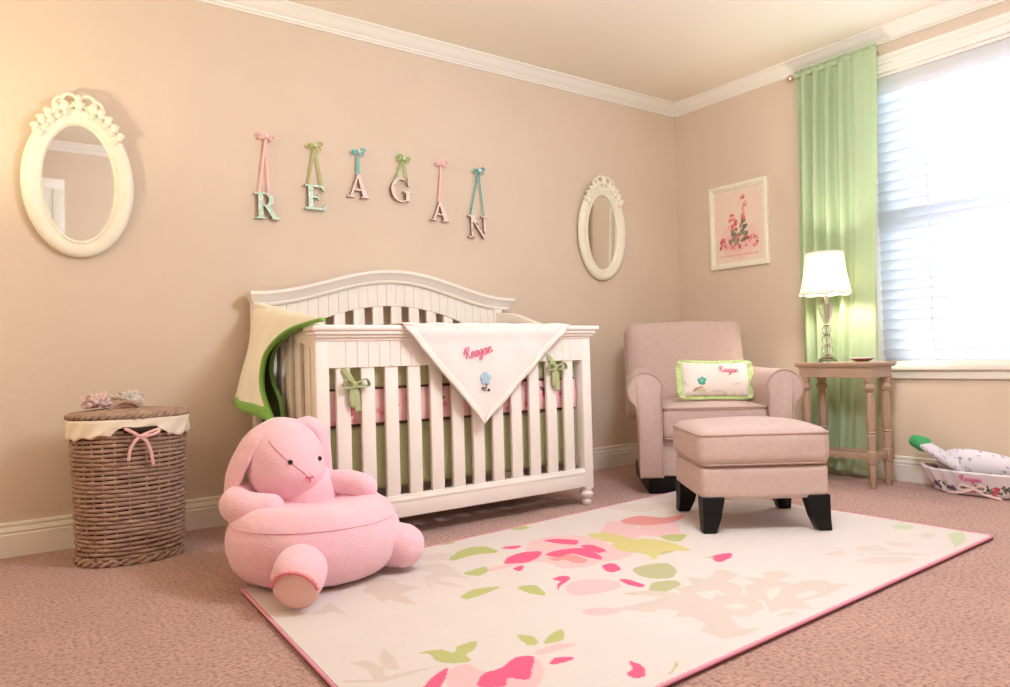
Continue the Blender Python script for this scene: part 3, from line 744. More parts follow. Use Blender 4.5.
# ------------------------------------------------------------------ wicker hamper
M_wick = mat('grey_brown_wicker', (168, 138, 120), .75, bump=(90, .5, .003), var=(24, .2))
M_wickshade = mat('wicker_inside_shade', (52, 32, 26), .9)  # darkened wicker colour, stands in for shade inside the hamper
M_liner = mat('cream_cotton_liner', (242, 232, 214), .9, bump=(120, .3, .003))
HX, HY = .531, 3.195
t = thing('laundry_hamper', 'tall oval wicker laundry hamper with cream liner and lid', 'hamper', (HX, HY, 0))
def HA(z): f = z/.53; return .179+.019*f, .148+.016*f
def hpt(th, z, off=0):
    a, c = HA(z); cs, sn = math.cos(th), math.sin(th); e = .86
    return Vector((HX+(a+off)*math.copysign(abs(cs)**e, cs), HY+(c+off)*math.copysign(abs(sn)**e, sn), z))
b = B(); NS = 28
rows_ = 30; NT = NS*6
for r in range(rows_):
    z = .012+r*(.49/rows_); skew = .0
    tall = 14 < r < 19
    pts = [hpt(2*PI*i/NT, z+.0015*math.sin(6*PI*i/NT+r), .0028*(1 if r % 2 else -1)*math.sin(NS/2*2*PI*i/NT)) for i in range(NT)]
    tube(b, pts, [.0072*(1+.05*math.sin(i*1.7+r*2.1)) for i in range(NT)], 6, closed=True)
for k in range(NS):
    th = 2*PI*(k+.5)/NS; tube(b, [hpt(th, 0.004, 0), hpt(th, .2, 0), hpt(th, .515, 0)], .0042, 6)
for z in (.008, .016):
    pts = [hpt(2*PI*i/NT, z+.006*math.sin(2*PI*i/NT*26+(PI if z > .01 else 0)), .004+.004*math.cos(2*PI*i/NT*26+(PI if z > .01 else 0))) for i in range(NT)]
    tube(b, pts, .0075, 6, closed=True)
fin('woven_body', b, M_wick, t, world=True, smooth=180)
b = B(); grid(b, lambda u, v: hpt(2*PI*u, .006+v*.50, -.011), 60, 3, cu=True); fin('inner_wall', b, M_wickshade, t, world=True)
b = B()
def linerf(u, v):
    th = 2*PI*u; z = .532-v*.064; dip = 0
    if v > .6: dip = .006*math.sin(th*3+1)+.004*math.sin(th*17)
    # raised around the grip slot
    d = ((th-(3*PI/2+.05)+PI) % (2*PI))-PI
    if abs(d) < .42 and v > .45: z += .035*(v-.45)/.55*(1-(d/.42)**2)**.5
    return hpt(th, z+dip*v, .010+.003*math.sin(th*13+v*5)+.004*v)
grid(b, linerf, 160, 8, cu=True); fin('fabric_liner', b, M_liner, t, world=True, smooth=180, solid=.004)
# grip slot, its shaded opening drawn as a dark tube, with ribbon
th0 = 3*PI/2+.04
b = B(); tube(b, [hpt(th0+f, .492+.004*f, .013) for f in np.linspace(-.22, .22, 12)], .010, 8); fin('grip_slot_shade', b, M_wickshade, t, world=True, label='dark strip standing in for the shaded hand slot')
M_rib = mat('pale_pink_ribbon', (238, 190, 186), .5)
b = B(); c0 = hpt(th0-.03, .468, .026)
def rel(dx, dz, dy=0): return (c0.x+dx*1.3, c0.y+.05*dx-dy, c0.z+dz*1.3)
tube(b, smoothpath([rel(0, 0), rel(-.014, -.012, .006), rel(-.026, -.034, .004), rel(-.031, -.066, 0)], 6), .006, 8, flat=.25, up=(0, 1, 0))
tube(b, smoothpath([rel(0, 0), rel(.014, -.012, .006), rel(.026, -.040, .004), rel(.034, -.085, 0)], 6), .006, 8, flat=.25, up=(0, 1, 0))
tube(b, smoothpath([rel(0, 0), rel(-.02, .014, .008), rel(-.04, .026, .004)], 6), .006, 8, flat=.3, up=(0, 1, 0))
tube(b, smoothpath([rel(0, 0), rel(.022, .002, .012), rel(.044, .008, .008), rel(.05, .018, 0), rel(.026, .012, .002), rel(0, .002)], 6), .006, 8, flat=.3, up=(0, 1, 0))
ball(b, c0, (.008, .007, .008), None, 10, 8); fin('liner_ribbon', b, M_rib, t, world=True, smooth=180)
# lid
lid = B()
for k in range(15):
    f = (k+.5)/15; zt = .549+.012*(1-f*f); NT2 = int(60+120*f)
    a, c = .203*f, .170*f
    tube(lid, [(HX+a*math.cos(2*PI*i/NT2), HY+c*math.sin(2*PI*i/NT2), zt+.002*math.sin(2*PI*i/NT2*int(6+18*f)+k*PI)) for i in range(NT2)], .0068, 6, closed=True)
for k in range(2):
    pts = []
    for i in range(240):
        th = 2*PI*i/240; ph = th*24+k*PI; rr_ = .006
        a, c = .204+rr_*math.cos(ph), .170+rr_*math.cos(ph); pts.append((HX+a*math.cos(th), HY+c*math.sin(th), .542+rr_*math.sin(ph)))
    tube(lid, pts, .0075, 6, closed=True)
lo = fin('woven_lid', lid, M_wick, t, world=True, smooth=180)
b = B(); tube(b, smoothpath([(.462, 3.14, .555), (.470, 3.14, .578), (.50, 3.14, .590), (.53, 3.14, .588), (.556, 3.14, .574), (.562, 3.14, .553)], 6), .0085, 8)
tube(b, smoothpath([(.468, 3.148, .553), (.478, 3.148, .570), (.51, 3.148, .577), (.545, 3.148, .568), (.553, 3.148, .553)], 6), .0075, 8)
fin('lid_handle', b, M_wick, lo, world=True)
# pink and cream tulle flower lying on the lid
rr = random.Random(11); tf = thing('fabric_bow', 'ruffled pink and cream fabric bow lying on the hamper lid', 'bow', (.48, 3.21, .56))
for nm, cx, cz, wd, m in (('pink_loop', .425, .583, .062, mat('pink_tulle', (255, 224, 218), .9, trans=((240, 190, 180), .2))), ('cream_loop', .535, .588, .062, mat('cream_tulle', (255, 244, 232), .9, trans=((240, 220, 200), .2)))):
    b = B()
    from mathutils import noise
    ball(b, (cx, 3.215, cz), (.036, .034, .026), None, 40, 28)
    for v in b.verts:
        d_ = (v.co-Vector((cx, 3.215, cz))).normalized(); n_ = noise.noise(d_*3.2+Vector((cx*9, 0, 0))); v.co += d_*(.018*math.sin(9*n_)+.012*noise.noise(d_*7))
        v.co.z = max(v.co.z, .572)
    for k in range(9):
        a = rr.uniform(0, 2*PI); e = rr.uniform(.15, 1.2); l = rr.uniform(.7, 1.1)*wd*1.15
        dx, dy, dz = math.cos(a)*math.cos(e), math.sin(a)*math.cos(e)*.6, math.sin(e)*.75
        p0 = Vector((cx, 3.22, cz-.008)); d = Vector((dx, dy, dz)); s_ = Vector((-math.sin(a), math.cos(a), 0))*.016
        def pet(u, v): return p0+d*l*u+s_*(v-.5)*2*(u**.6)+Vector((0, 0, .006*math.sin(v*9+k)*u))
        grid(b, pet, 7, 7)
    fin(nm, b, m, tf, world=True, smooth=180, solid=.0015)

# ------------------------------------------------------------------ plush bunny seat (local x = u, y = v of the seat)
UA = math.radians(-36.05)
def uv(u, v, z=0): return (.8085*u+.5885*v, -.5885*u+.8085*v, z)
t = thing('plush_bunny_chair', 'big round pink plush bunny floor seat on the rug corner', 'plush toy', uv(-.65, 2.52, .0172), UA)
def fuzz(bm, a=.0015, seed=1):
    from mathutils import noise
    bmesh.ops.recalc_face_normals(bm, faces=bm.faces[:])
    for v in bm.verts: v.co += v.normal*(noise.noise(v.co*28+Vector((seed*7, 0, 0)))*a+noise.noise(v.co*90)*a*.5)
b = B()
prof = smoothpath([(.0, .0, .004), (.16, 0, .002), (.225, 0, .018), (.262, 0, .06), (.277, 0, .115), (.272, 0, .17), (.248, 0, .218), (.208, 0, .246), (.15, 0, .25), (.08, 0, .238), (.002, 0, .232)], 5)
def seat(u, v):
    i = v*(len(prof)-1); k = min(int(i), len(prof)-2); f = i-k; r = prof[k].x*(1-f)+prof[k+1].x*f; z = prof[k].z*(1-f)+prof[k+1].z*f
    th = 2*PI*u; r *= 1+.02*math.sin(2*th+.6)
    z += .016*max(0, math.cos(th-1.9))*(r/.28)*(z > .2)
    return (r*math.cos(th), r*math.sin(th)*.98, z)
grid(b, seat, 72, 50, cu=True); bmesh.ops.remove_doubles(b, verts=b.verts[:], dist=.0005)
# chest and back rising behind the seat into the neck
fuzz(b, .002)
fin('seat_body', b, M_plush, t, smooth=180)
b = B(); tube(b, [(.2655*math.cos(a)*(1+.02*math.sin(2*a+.6)), .2655*.98*math.sin(a)*(1+.02*math.sin(2*a+.6)), .192) for a in np.linspace(PI+.2, 2*PI-.1, 60)], .0016, 6); fin('rim_seam', b, mat('seat_seam', (236, 176, 192), .95), t, smooth=180)
b = B(); ball(b, (-.06, .105, .23), (.125, .11, .14), None, 28, 18); fuzz(b, .002, 2); fin('chest', b, M_plush, t, smooth=180)
FY = math.radians(44); fd = Vector((math.sin(FY), -math.cos(FY), 0)); sd = Vector((math.cos(FY), math.sin(FY), 0))
HC = Vector((-.115, .085, .364))
b = B(); tmp = bmesh.new(); bmesh.ops.create_uvsphere(tmp, u_segments=36, v_segments=24, radius=1)
for v in tmp.verts:
    n = v.co.copy(); r = Vector((.128, .128, .142))
    low = max(0, -n.z); f = max(0, n.dot(fd))
    p = Vector((n.x*r.x, n.y*r.y, n.z*r.z))
    p += fd*(.034*f**2*max(0, 1-abs(n.z+.3)*1.1)) ; p.x *= 1+.10*low; p.y *= 1+.10*low
    v.co = p+HC
addbm(b, tmp); fuzz(b, .0015, 3); fin('head', b, M_plush, t, smooth=180)
def onhead(yaw, el):
    d = Vector((math.sin(yaw)*math.cos(el), -math.cos(yaw)*math.cos(el), math.sin(el))); n = d
    f = max(0, n.dot(fd)); low = max(0, -n.z); p = Vector((n.x*.128, n.y*.128, n.z*.142)); p += fd*(.034*f**2*max(0, 1-abs(n.z+.3)*1.1)); p.x *= 1+.10*low; p.y *= 1+.10*low
    return p+HC
M_eye = mat('black_bead_eye', (20, 12, 14), .15)
for yw in (math.radians(19), math.radians(69)):
    b = B(); ball(b, onhead(yw, .10), (.0085, .0085, .0085), None, 12, 10); fin('eye', b, M_eye, t, label='black bead eye')
b = B(); p = onhead(FY, -.30)
for s in (-1, 1): tube(b, [p+sd*s*.013+Vector((0, 0, .004))+fd*.001, p+fd*.003], .0035, 6)
tube(b, [p+fd*.003, p+fd*.002+Vector((0, 0, -.014))], .0025, 6); fin('nose', b, mat('rose_stitching', (214, 110, 140), .8), t, label='stitched rose pink nose')
M_seam = mat('plush_seam', (222, 150, 166), .9)
b = B(); tube(b, [onhead(math.radians(-14+58*i/14), .62-.92*i/14)+Vector((0, 0, 0)) for i in range(15)], .0022, 6); fin('face_seam', b, M_seam, t)
def ear(pts, wid, th, name='ear'):
    b = B(); P = smoothpath(pts, 8); m = len(P); R = []; F = []
    for i in range(m):
        s = i/(m-1); w = wid*min(1, .55+.9*s)*math.sqrt(max(.02, 1-max(0, (s-.72)/.28)**2)); R.append(w); F.append(max(.16, th/w))
    tube(b, P, R, 16, flat=F, up=(-.6, -.55, .6)); fuzz(b, .0015, 5); fin(name, b, M_plush, t, smooth=180)
ear([(-.080, .09, .490), (-.140, .062, .494), (-.205, .038, .452), (-.246, .028, .39), (-.277, .03, .325), (-.300, .04, .26)], .056, .017)
ear([(-.09, .125, .486), (-.045, .135, .492), (-.012, .155, .455), (.0, .175, .38), (.005, .185, .29)], .042, .017)
def limb(name, pts, r, parent=t):
    b = B(); P, R = capsule_path(pts, r, 8, 6); tube(b, P, R, 22); fuzz(b, .0015, len(pts)); return fin(name, b, M_plush, parent, smooth=180)
limb('arm', [(-.19, .13, .250), (-.247, .06, .248), (-.247, -.03, .242), (-.190, -.095, .238), (-.118, -.10, .236)], [.045, .052, .057, .057, .050])
limb('arm', [(-.03, .13, .278), (.03, .118, .284), (.10, .095, .282), (.155, .07, .272)], [.038, .042, .046, .044])
f1 = limb('foot', [(.005, -.20, .082), (.024, -.27, .084), (.032, -.318, .082)], [.070, .080, .078])
f2 = limb('foot', [(.20, .035, .082), (.25, .03, .084), (.292, .015, .082)], [.066, .076, .072])
M_sole = mat('tan_suede_sole', (234, 192, 184), .85, bump=(200, .2, .002)); M_lace = mat('rose_lace_trim', (232, 140, 152), .9)
b = B(); P = Vector((.042, -.383, .066)); MM = Matrix.Rotation(-.20, 4, 'Z') @ Matrix.Rotation(.04, 4, 'X'); ball(b, P, (.072, .020, .056), MM, 24, 14); fin('sole', b, M_sole, f1, label='flat tan suede sole')
b = B()
tube(b, [P+(MM @ Vector((.070*math.cos(a), -.008-.010*math.sin(a), .050*math.sin(a)))) for a in np.linspace(.05, PI-.05, 40)], [.0055+.0015*math.sin(i*1.9) for i in range(40)], 6); fin('lace_trim', b, M_lace, f1, label='rose lace edging')
# ------------------------------------------------------------------ armchair (local x = u, y = v, faces -y)
t = thing('armchair', 'pinkish beige upholstered armchair with rolled arms in the room corner', 'armchair', uv(1.075, 4.16), UA-math.radians(4))
b = B(); bx(b, -.335, .34, -.335, .30, 0, .092, .012); fin('plinth', b, M_black, t, label='black wooden plinth')
b = B(); bx(b, -.272, .272, -.355, .36, .092, .285, .012, 3); fin('seat_base', b, M_fabric, t, smooth=180)
def armprof():
    # mushroom outline in (x from inner face, z): inner face, over the roll, outer face
    pts = [(0, .088), (0, .50)]
    cx, cz, rx, rz = .080, .535, .092, .090
    for k in range(19):
        a = PI*.97-(PI*.97+.95)*k/18; pts.append((cx+rx*math.cos(a), cz+rz*math.sin(a)))
    pts += [(.126, .44), (.118, .40), (.113, .30), (.113, .088)]
    return pts
AP_ = armprof()
for s in (-1, 1):
    b = B(); rows = []
    ys = [-.392, -.385, -.372, -.2, 0, .1, .2, .24]; ins = [.012, .003, 0, 0, 0, 0, 0, .01]
    c0 = Vector((.058, .33))
    for y, d in zip(ys, ins):
        rise = .028*max(0, (y+.1))*1.2
        row = []
        for x, z in AP_:
            p = Vector((x, z)); q = p+(c0-p).normalized()*d
            row.append(b.verts.new((s*(.266+q.x-.08*(y+.39)), y, q.y+(rise if q.y > .42 else 0))))
        rows.append(row)
    n = len(AP_)
    for a, c in zip(rows, rows[1:]):
        for i in range(n): b.faces.new((a[i], a[(i+1) % n], c[(i+1) % n], c[i]))
    for r_ in (rows[0], rows[-1]):
        fc = b.faces.new(r_); bmesh.ops.triangulate(b, faces=[fc])
    arm = fin('arm', b, M_fabric, t, smooth=55)
    b = B(); P = [(s*(.266+x+(.066-x)*.05), -.390, z+(.33-z)*.015) for x, z in AP_]
    tube(b, P, .0055, 8); fin('arm_piping', b, M_piping, arm, label='corded piping round the arm front')
b = B(); cushion(b, .528, .70, .17, .038, .018, 14, (0, -.04, .360), fpuff=.006); fin('seat_cushion', b, M_fabric, t, smooth=180)
b = B()
for z in (.438, .286):
    tube(b, smoothpath([(-.258, .1, z), (-.26, -.30, z), (-.252, -.375, z), (-.215, -.394, z+.001), (0, -.400, z+.001), (.215, -.394, z+.001), (.252, -.375, z), (.26, -.30, z), (.258, .1, z)], 5), .0048, 8)
fin('cushion_piping', b, M_piping, t)
# back: slab leaning backwards, rounded top corners
b = B(); MB_ = Matrix.Translation((-.03, .335, .607)) @ Matrix.Rotation(math.radians(-11), 4, 'X')
cushion(b, .69, .20, .575, .055, .0, 14, (0, 0, 0), taper=-.03)
for v in b.verts:
    g = max(0, 1-(2*v.co.x/.66)**2); h = max(0, 1-(v.co.z/.30)**2)
    if v.co.y < 0: v.co.y -= .035*g**.7*h**.7
    if v.co.z > .2: v.co.z += .010*g*(v.co.z-.2)/.1
b.transform(MB_); fin('backrest', b, M_fabric, t, smooth=180)
b = B()
pts = [(-.317, -.075, -.22), (-.329, -.078, 0), (-.329, -.078, .19), (-.317, -.078, .243), (-.28, -.078, .273), (-.13, -.08, .285), (0, -.08, .288), (.13, -.08, .285), (.28, -.078, .273), (.317, -.078, .243), (.329, -.078, .19), (.329, -.078, 0), (.317, -.075, -.22)]
tube(b, [MB_ @ p for p in smoothpath(pts, 5)], .0048, 8); fin('back_piping', b, M_piping, t)

# ------------------------------------------------------------------ ottoman
t = thing('ottoman', 'matching beige footstool with black tapered legs in front of the armchair', 'ottoman', uv(1.0, 3.152, .0172), UA)
for sx in (-1, 1):
    for sy in (-1, 1):
        b = B(); x = sx*.205; y = sy*.192
        rows = []
        for z, w, off in ((0, .026, .010), (.06, .034, .004), (.135, .042, 0), (.15, .042, 0)):
            cx_ = x+sx*(off+ (.042-w)*.55); cy_ = y+sy*(off+(.042-w)*.55)
            rows.append([b.verts.new((cx_+a*w, cy_+c*w, z-.012 if z == 0 else z-.012)) for a, c in ((-1, -1), (1, -1), (1, 1), (-1, 1))])
        for v in rows[0]: v.co.z = 0
        for a, c in zip(rows, rows[1:]):
            for i in range(4): b.faces.new((a[i], a[(i+1) % 4], c[(i+1) % 4], c[i]))
        b.faces.new(rows[0][::-1]); b.faces.new(rows[-1]); bmesh.ops.bevel(b, geom=b.edges[:], offset=.003, segments=1, affect='EDGES')
        fin('leg', b, M_black, t, smooth=0, label='black tapered wooden leg')
b = B(); cushion(b, .496, .46, .130, .022, 0, 8, (0, 0, .188)); fin('base', b, M_fabric, t, smooth=180)
b = B(); cushion(b, .512, .476, .142, .036, .028, 14, (0, 0, .325), fpuff=.006); fin('cushion', b, M_fabric, t, smooth=180)
b = B()
for z, d in ((.378, .0), (.262, -.008)):
    X, Y, r = .256+d, .238+d, .04
    P = []
    for cx_, cy_, a0 in ((X-r, -Y+r, -90), (X-r, Y-r, 0), (-X+r, Y-r, 90), (-X+r, -Y+r, 180)):
        for k in range(7):
            a = math.radians(a0+15*k); P.append((cx_+r*math.cos(a), cy_+r*math.sin(a), z))
    tube(b, P, .0048, 8, closed=True)
fin('piping', b, M_piping, t)

# ------------------------------------------------------------------ pillow on the armchair
M_pil = mat('pillow_cotton', (240, 230, 215), .9, vcol=True, bump=(140, .2, .002))
t = thing('throw_pillow', 'small white pillow with green ruffled border on the armchair seat', 'pillow', uv(1.116, 4.0, .466), UA)
PMt = Matrix.Translation((0, .0, .106)) @ Matrix.Rotation(math.radians(-14), 4, 'X') @ Matrix.Rotation(math.radians(1.5), 4, 'Y')
W2, H2 = .176, .094
def pilf(sgn):
    def f(u, v):
        x = (u*2-1); z = (v*2-1); g = max(0, (1-x*x)*(1-z*z))**.42
        pin = 1-.07*(1-abs(z)**2)*0
        return Vector((x*W2*(1-.05*(1-z*z)*0-.035*(1-x*x)*0), -sgn*.055*g, z*H2*(1-.10*(1-x*x)*(1 if v > .5 else .4))))
    return f
b = B(); n1, n2 = 110, 70
grid(b, pilf(1), n1, n2); grid(b, pilf(-1), n1, n2); b.transform(PMt)
o = fin('pillow_front', b, M_pil, t, smooth=180, recalc=True)
U = np.concatenate([np.repeat(np.linspace(-1, 1, n1), n2)]*2); V = np.concatenate([np.tile(np.linspace(-1, 1, n2), n1)]*2)
rr = random.Random(2); pol = []
for k in range(40):
    s = rr.choice([0, 1, 2, 3]); p = rr.uniform(-1, 1)
    x, z = ((-.95, p), (.95, p), (p, .92), (p, -.95))[s]
    pol.append((rr.choice([(206, 222, 190), (222, 216, 214), (214, 200, 196)]), leafp(x, z, .16, .06, rr.uniform(0, 6.2))))
pol += [((206, 184, 158), leafp(-.52, -.75, .62, .035, 1.45))]+[((74, 176, 164), blob(-.47+.075*math.cos(a), -.2+.15*math.sin(a), .062, 9, .2, 1, 1.9, rng=rr)) for a in (.3, 1.5, 2.8, 4.0, 5.3)]+[((214, 196, 150), blob(-.47, -.2, .035, 9, .2, 1, 1.9, rng=rr)),
        ((222, 160, 160), leafp(-.72, -.62, .34, .12, .2)), ((190, 150, 120), leafp(-.74, -.8, .35, .1, .9)), ((206, 208, 150), blob(-.5, -.72, .10, 9, .3, 1.3, 1, rng=rr)),
        ((222, 206, 200), leafp(.4, -.45, .4, .08, .5)), ((226, 206, 200), leafp(-.25, -.75, .5, .08, -.1))]
paint(o.data, U, V, (242, 232, 222), pol)
b = B()    # green flange border, slightly wavy, longer at the sides
ring = []
NB = 160
def rim(th, k):
    c_, s_ = math.cos(th), math.sin(th); e = .28
    X = math.copysign(abs(c_)**e, c_); Z = math.copysign(abs(s_)**e, s_)
    zin = Z*H2*(1-.10*(1-X*X)*(1 if Z > 0 else .4)); xin = X*W2
    xo = X*(W2+.030); zo = Z*(H2+.018)*(1-.10*(1-X*X)*(1 if Z > 0 else .4)); w = .006*math.sin(th*9)
    return Vector((xin*(1-k)+xo*k, w*k, zin*(1-k)+zo*k))
grid(b, lambda u, v: rim(2*PI*u, v), NB, 5, cu=True); b.transform(PMt)
fin('green_border', b, mat('spring_green_cotton', (196, 220, 150), .85, bump=(90, .3, .003), var=(50, .16)), t, smooth=180, solid=.004, label='spring green flange border')
b = B(); sz = .0175
def onpil(x, z): 
    g = max(0, (1-(x/W2)**2)*(1-(z/H2)**2))**.42; return PMt @ Vector((x, -.055*g-.002, z))
st, w_ = name_strokes()
for s in st: tube(b, [onpil(.01+x*sz, .028+y*sz) for x, y in s], .0019, 6, up=(0, 1, 0))
fin('embroidered_name', b, M_pinkth, t, label='pink script lettering Reagan')

# ------------------------------------------------------------------ side table
t = thing('side_table', 'small greige wooden side table with turned legs beside the armchair', 'side table', (3.82, 2.17, 0))
b = B(); bx(b, 3.706, 3.938, 1.955, 2.40, .628, .646, .004); bx(b, 3.712, 3.932, 1.961, 2.394, .620, .630, .003); fin('table_top', b, M_table, t, world=True)
b = B(); bx(b, 3.722, 3.922, 1.975, 2.38, .565, .622, .002); fin('apron', b, M_table, t, world=True, smooth=0)
LPR = [(.012, 0), (.014, .004), (.019, .10), (.020, .125), (.026, .132), (.026, .138)]
LPR2 = [(.026, .182), (.026, .188), (.019, .195), (.0185, .21), (.0205, .235), (.022, .27), (.0165, .278), (.022, .286), (.0165, .294), (.021, .302), (.0225, .33), (.021, .42), (.018, .475), (.0155, .49), (.024, .498), (.029, .510), (.029, .518), (.022, .528), (.018, .534), (.024, .545), (.024, .57)]
for x in (3.745, 3.899):
    for y in (2.0, 2.355):
        b = B(); lathe(b, LPR, 20, (x, y, 0)); bx(b, x-.023, x+.023, y-.023, y+.023, .136, .184, .004); lathe(b, LPR2, 20, (x, y, 0))
        fin('leg', b, M_table, t, world=True, smooth=35)
for x in (3.745, 3.899):
    b = B(); bx(b, x-.012, x+.012, 2.02, 2.335, .146, .176, .004); fin('stretcher', b, M_table, t, world=True, smooth=30)
for y in (2.0, 2.355):
    b = B(); bx(b, 3.765, 3.88, y-.012, y+.012, .146, .176, .004); fin('stretcher', b, M_table, t, world=True, smooth=30)

# ------------------------------------------------------------------ lamp on the table
LX, LY, LZ = 3.795, 2.252, .646
t = thing('table_lamp', 'lit table lamp with crystal column base and white bell shade', 'lamp', (LX, LY, LZ))
M_cry = mat('cut_crystal', (252, 253, 253), .06, glass=True, spec=.7); M_chrome = mat('polished_chrome', (210, 205, 195), .12, metal=1)
b = B(); lathe(b, [(.048, 0), (.050, .006), (.046, .016), (.030, .024), (.026, .03)], 8, (LX, LY, LZ)); fin('foot', b, M_cry, t, world=True, smooth=0)
for i, (z, r) in enumerate(((.062, .030), (.115, .027), (.168, .024))):
    b = B(); lathe(b, [(r*.5, -.026), (r*.9, -.014), (r, 0), (r*.9, .014), (r*.5, .026)], 8, (LX, LY, LZ+z+.004)); fin('crystal_ball', b, M_cry, t, world=True, smooth=0)
b = B()
for z in (.038, .092, .145): lathe(b, [(.014, -.004), (.020, 0), (.014, .004)], 16, (LX, LY, LZ+z))
lathe(b, [(.012, .196), (.018, .200), (.012, .204)], 16, (LX, LY, LZ)); tube(b, [(LX, LY, LZ+.02), (LX, LY, LZ+.33)], .005); fin('metal_stem', b, M_chrome, t, world=True)
b = B(); lathe(b, [(.012, .205), (.018, .222), (.030, .262), (.036, .30), (.034, .31), (.012, .312)], 12, (LX, LY, LZ)); fin('crystal_cup', b, M_cry, t, world=True, smooth=0)
M_shade = mat('white_lamp_shade', (250, 246, 236), .8, trans=((255, 250, 236), .6), bump=(120, .15, .002))
b = B()
def shade(u, v):
    th = 2*PI*u; r = .097+.036*v**1.7; z = .590-.222*v; r *= 1-.012*abs(math.sin(th*4))*v; z -= .010*abs(math.sin(th*4))*(v > .999)
    return (LX+r*math.cos(th), LY+r*math.sin(th), LZ+z)
grid(b, shade, 64, 16, cu=True); fin('lamp_shade', b, M_shade, t, world=True, smooth=180, solid=.002)
b = B()
tube(b, [(LX+.134*math.cos(a)*(1-.012*abs(math.sin(a*4))), LY+.134*math.sin(a)*(1-.012*abs(math.sin(a*4))), LZ+.372-.006*abs(math.sin(a*4))) for a in [2*PI*i/96 for i in range(96)]], .0045, 6, closed=True)
M_braid = mat('shade_braid_trim', (236, 232, 226), .7); fin('shade_trim', b, M_braid, t, world=True); b = B()
tube(b, [(LX+.098*math.cos(a), LY+.098*math.sin(a), LZ+.590) for a in [2*PI*i/48 for i in range(48)]], .003, 6, closed=True)
fin('shade_top_trim', b, M_braid, t, world=True)
b = B()
for k in range(3):
    a = 2*PI*k/3; tube(b, [(LX, LY, LZ+.585), (LX+.097*math.cos(a), LY+.097*math.sin(a), LZ+.588)], .0018, 6)
fin('shade_spider', b, M_chrome, t, world=True); b = B(); tube(b, [(LX, LY, LZ+.32), (LX, LY, LZ+.37)], .014, 12); fin('socket', b, M_chrome, t, world=True)
M_bulb = mat('lit_bulb', (255, 240, 210), .5, emit=((255, 232, 190), 40))
b = B(); ball(b, (LX, LY, LZ+.415), (.028, .028, .036)); fin('bulb', b, M_bulb, t, world=True, smooth=180)
# dish on the table
t = thing('trinket_dish', 'small flat reddish brown dish on the side table', 'dish', (3.80, 2.07, .646))
b = B(); lathe(b, [(.028, 0), (.032, .003), (.052, .014), (.056, .017), (.055, .019), (.050, .016), (.03, .007), (.001, .006)], 32, (3.80, 2.065, .646), sx=.85, sy=1.1); fin('dish_bowl', b, mat('reddish_lacquer', (150, 84, 72), .35), t, world=True)
b = B(); tube(b, [(3.80+.0467*math.cos(a), 2.065+.0605*math.sin(a), .6645) for a in [2*PI*i/40 for i in range(40)]], .0022, 6, closed=True); fin('dish_rim', b, mat('pale_rim', (196, 186, 196), .4), t, world=True)

# ------------------------------------------------------------------ lined basket with rolled blanket
M_bliner = mat('rose_border_liner', (236, 232, 236), .9, vcol=True, bump=(150, .2, .002))
BX, BY = 3.955, 1.58
t = thing('oval_basket', 'low oval basket with white rose-printed liner on the carpet under the window', 'basket', (BX, BY, 0))
def bsk(th, z, off=0):
    f = z/.112; a = .060+.043*f**.8+off; c = .188+.075*f**.8+off; return Vector((BX+a*math.cos(th), BY+c*math.sin(th), z+.012*f*abs(math.sin(th))**6))
b = B()
for r in range(9):
    z = .006+r*.0118; tube(b, [bsk(2*PI*i/120, z, .003*(1 if r % 2 else -1)*math.sin(20*2*PI*i/120)) for i in range(120)], .006, 6, closed=True)
lathe(b, [(1, .002), (1, .010)], 40, (BX, BY, 0), sx=.058, sy=.186)
fin('woven_body', b, mat('honey_wicker', (170, 130, 96), .7, bump=(90, .4, .003)), t, world=True, smooth=180)
b = B(); nu, nv = 420, 44
def lin_(u, v):
    th = 2*PI*u; s = v*.135
    if s < .018: return bsk(th, .1135, -.006+.018*s/.018)+Vector((0, 0, .003*math.sin(PI*s/.018)))
    z = .114-(s-.018); return bsk(th, max(z, .006), .012+.0025*math.sin(th*22)+.002*math.sin(th*9))
grid(b, lin_, nu, nv, cu=True)
o = fin('fabric_liner', b, M_bliner, t, world=True, smooth=180, solid=.003, recalc=True)
U = np.repeat(np.arange(nu)/nu, nv)*1.5; V = .114-(np.tile(np.linspace(0, 1, nv), nu)*.135-.018)
rr = random.Random(9); pol = []
for k in range(260):
    x = rr.uniform(0, 1.5); z = .018+abs(rr.gauss(0, .016)); pol.append((rr.choice([(92, 100, 78), (70, 70, 66), (120, 122, 96), (140, 130, 112)]), leafp(x, z, .022, .010, rr.uniform(.2, 2.9))))
x = .0
while x < 1.5:
    k = rr.random(); cs = [(222, 96, 118), (240, 150, 160), (196, 60, 90)] if k < .5 else [(98, 92, 124), (126, 118, 150), (66, 62, 84)]
    for q_ in range(3): pol += rose(x+rr.uniform(0, .04), rr.uniform(.022, .05), .013, cs, rr)
    x += rr.uniform(.09, .12)
paint(o.data, U, V, (232, 226, 230), pol)
b = B(); sz = .0165
for s in name_strokes()[0]:
    P = []
    for x, y in s:
        yy = BY+.052-x*sz; c = min(1, max(-1, (yy-BY)/.262)); th = PI-math.asin(c); z = .076+y*sz*.9; f = z/.112
        a = .060+.043*f**.8+.012+.008; P.append((BX+a*math.cos(th), yy, z))
    tube(b, P, .0018, 6, up=(1, 0, 0))
fin('embroidered_name', b, mat('bright_pink_thread', (226, 110, 170), .6), t, world=True, label='pink lettering Reagan')
b = B(); k0 = Vector((BX-.092, BY+.0, .038))
def kr(dy, dz, dx=0): return (k0.x-dx-.0, k0.y-dy, k0.z+dz)
def rb(pts, w=.0055): tube(b, smoothpath(pts, 6), w, 8, flat=.3, up=(1, 0, 0))
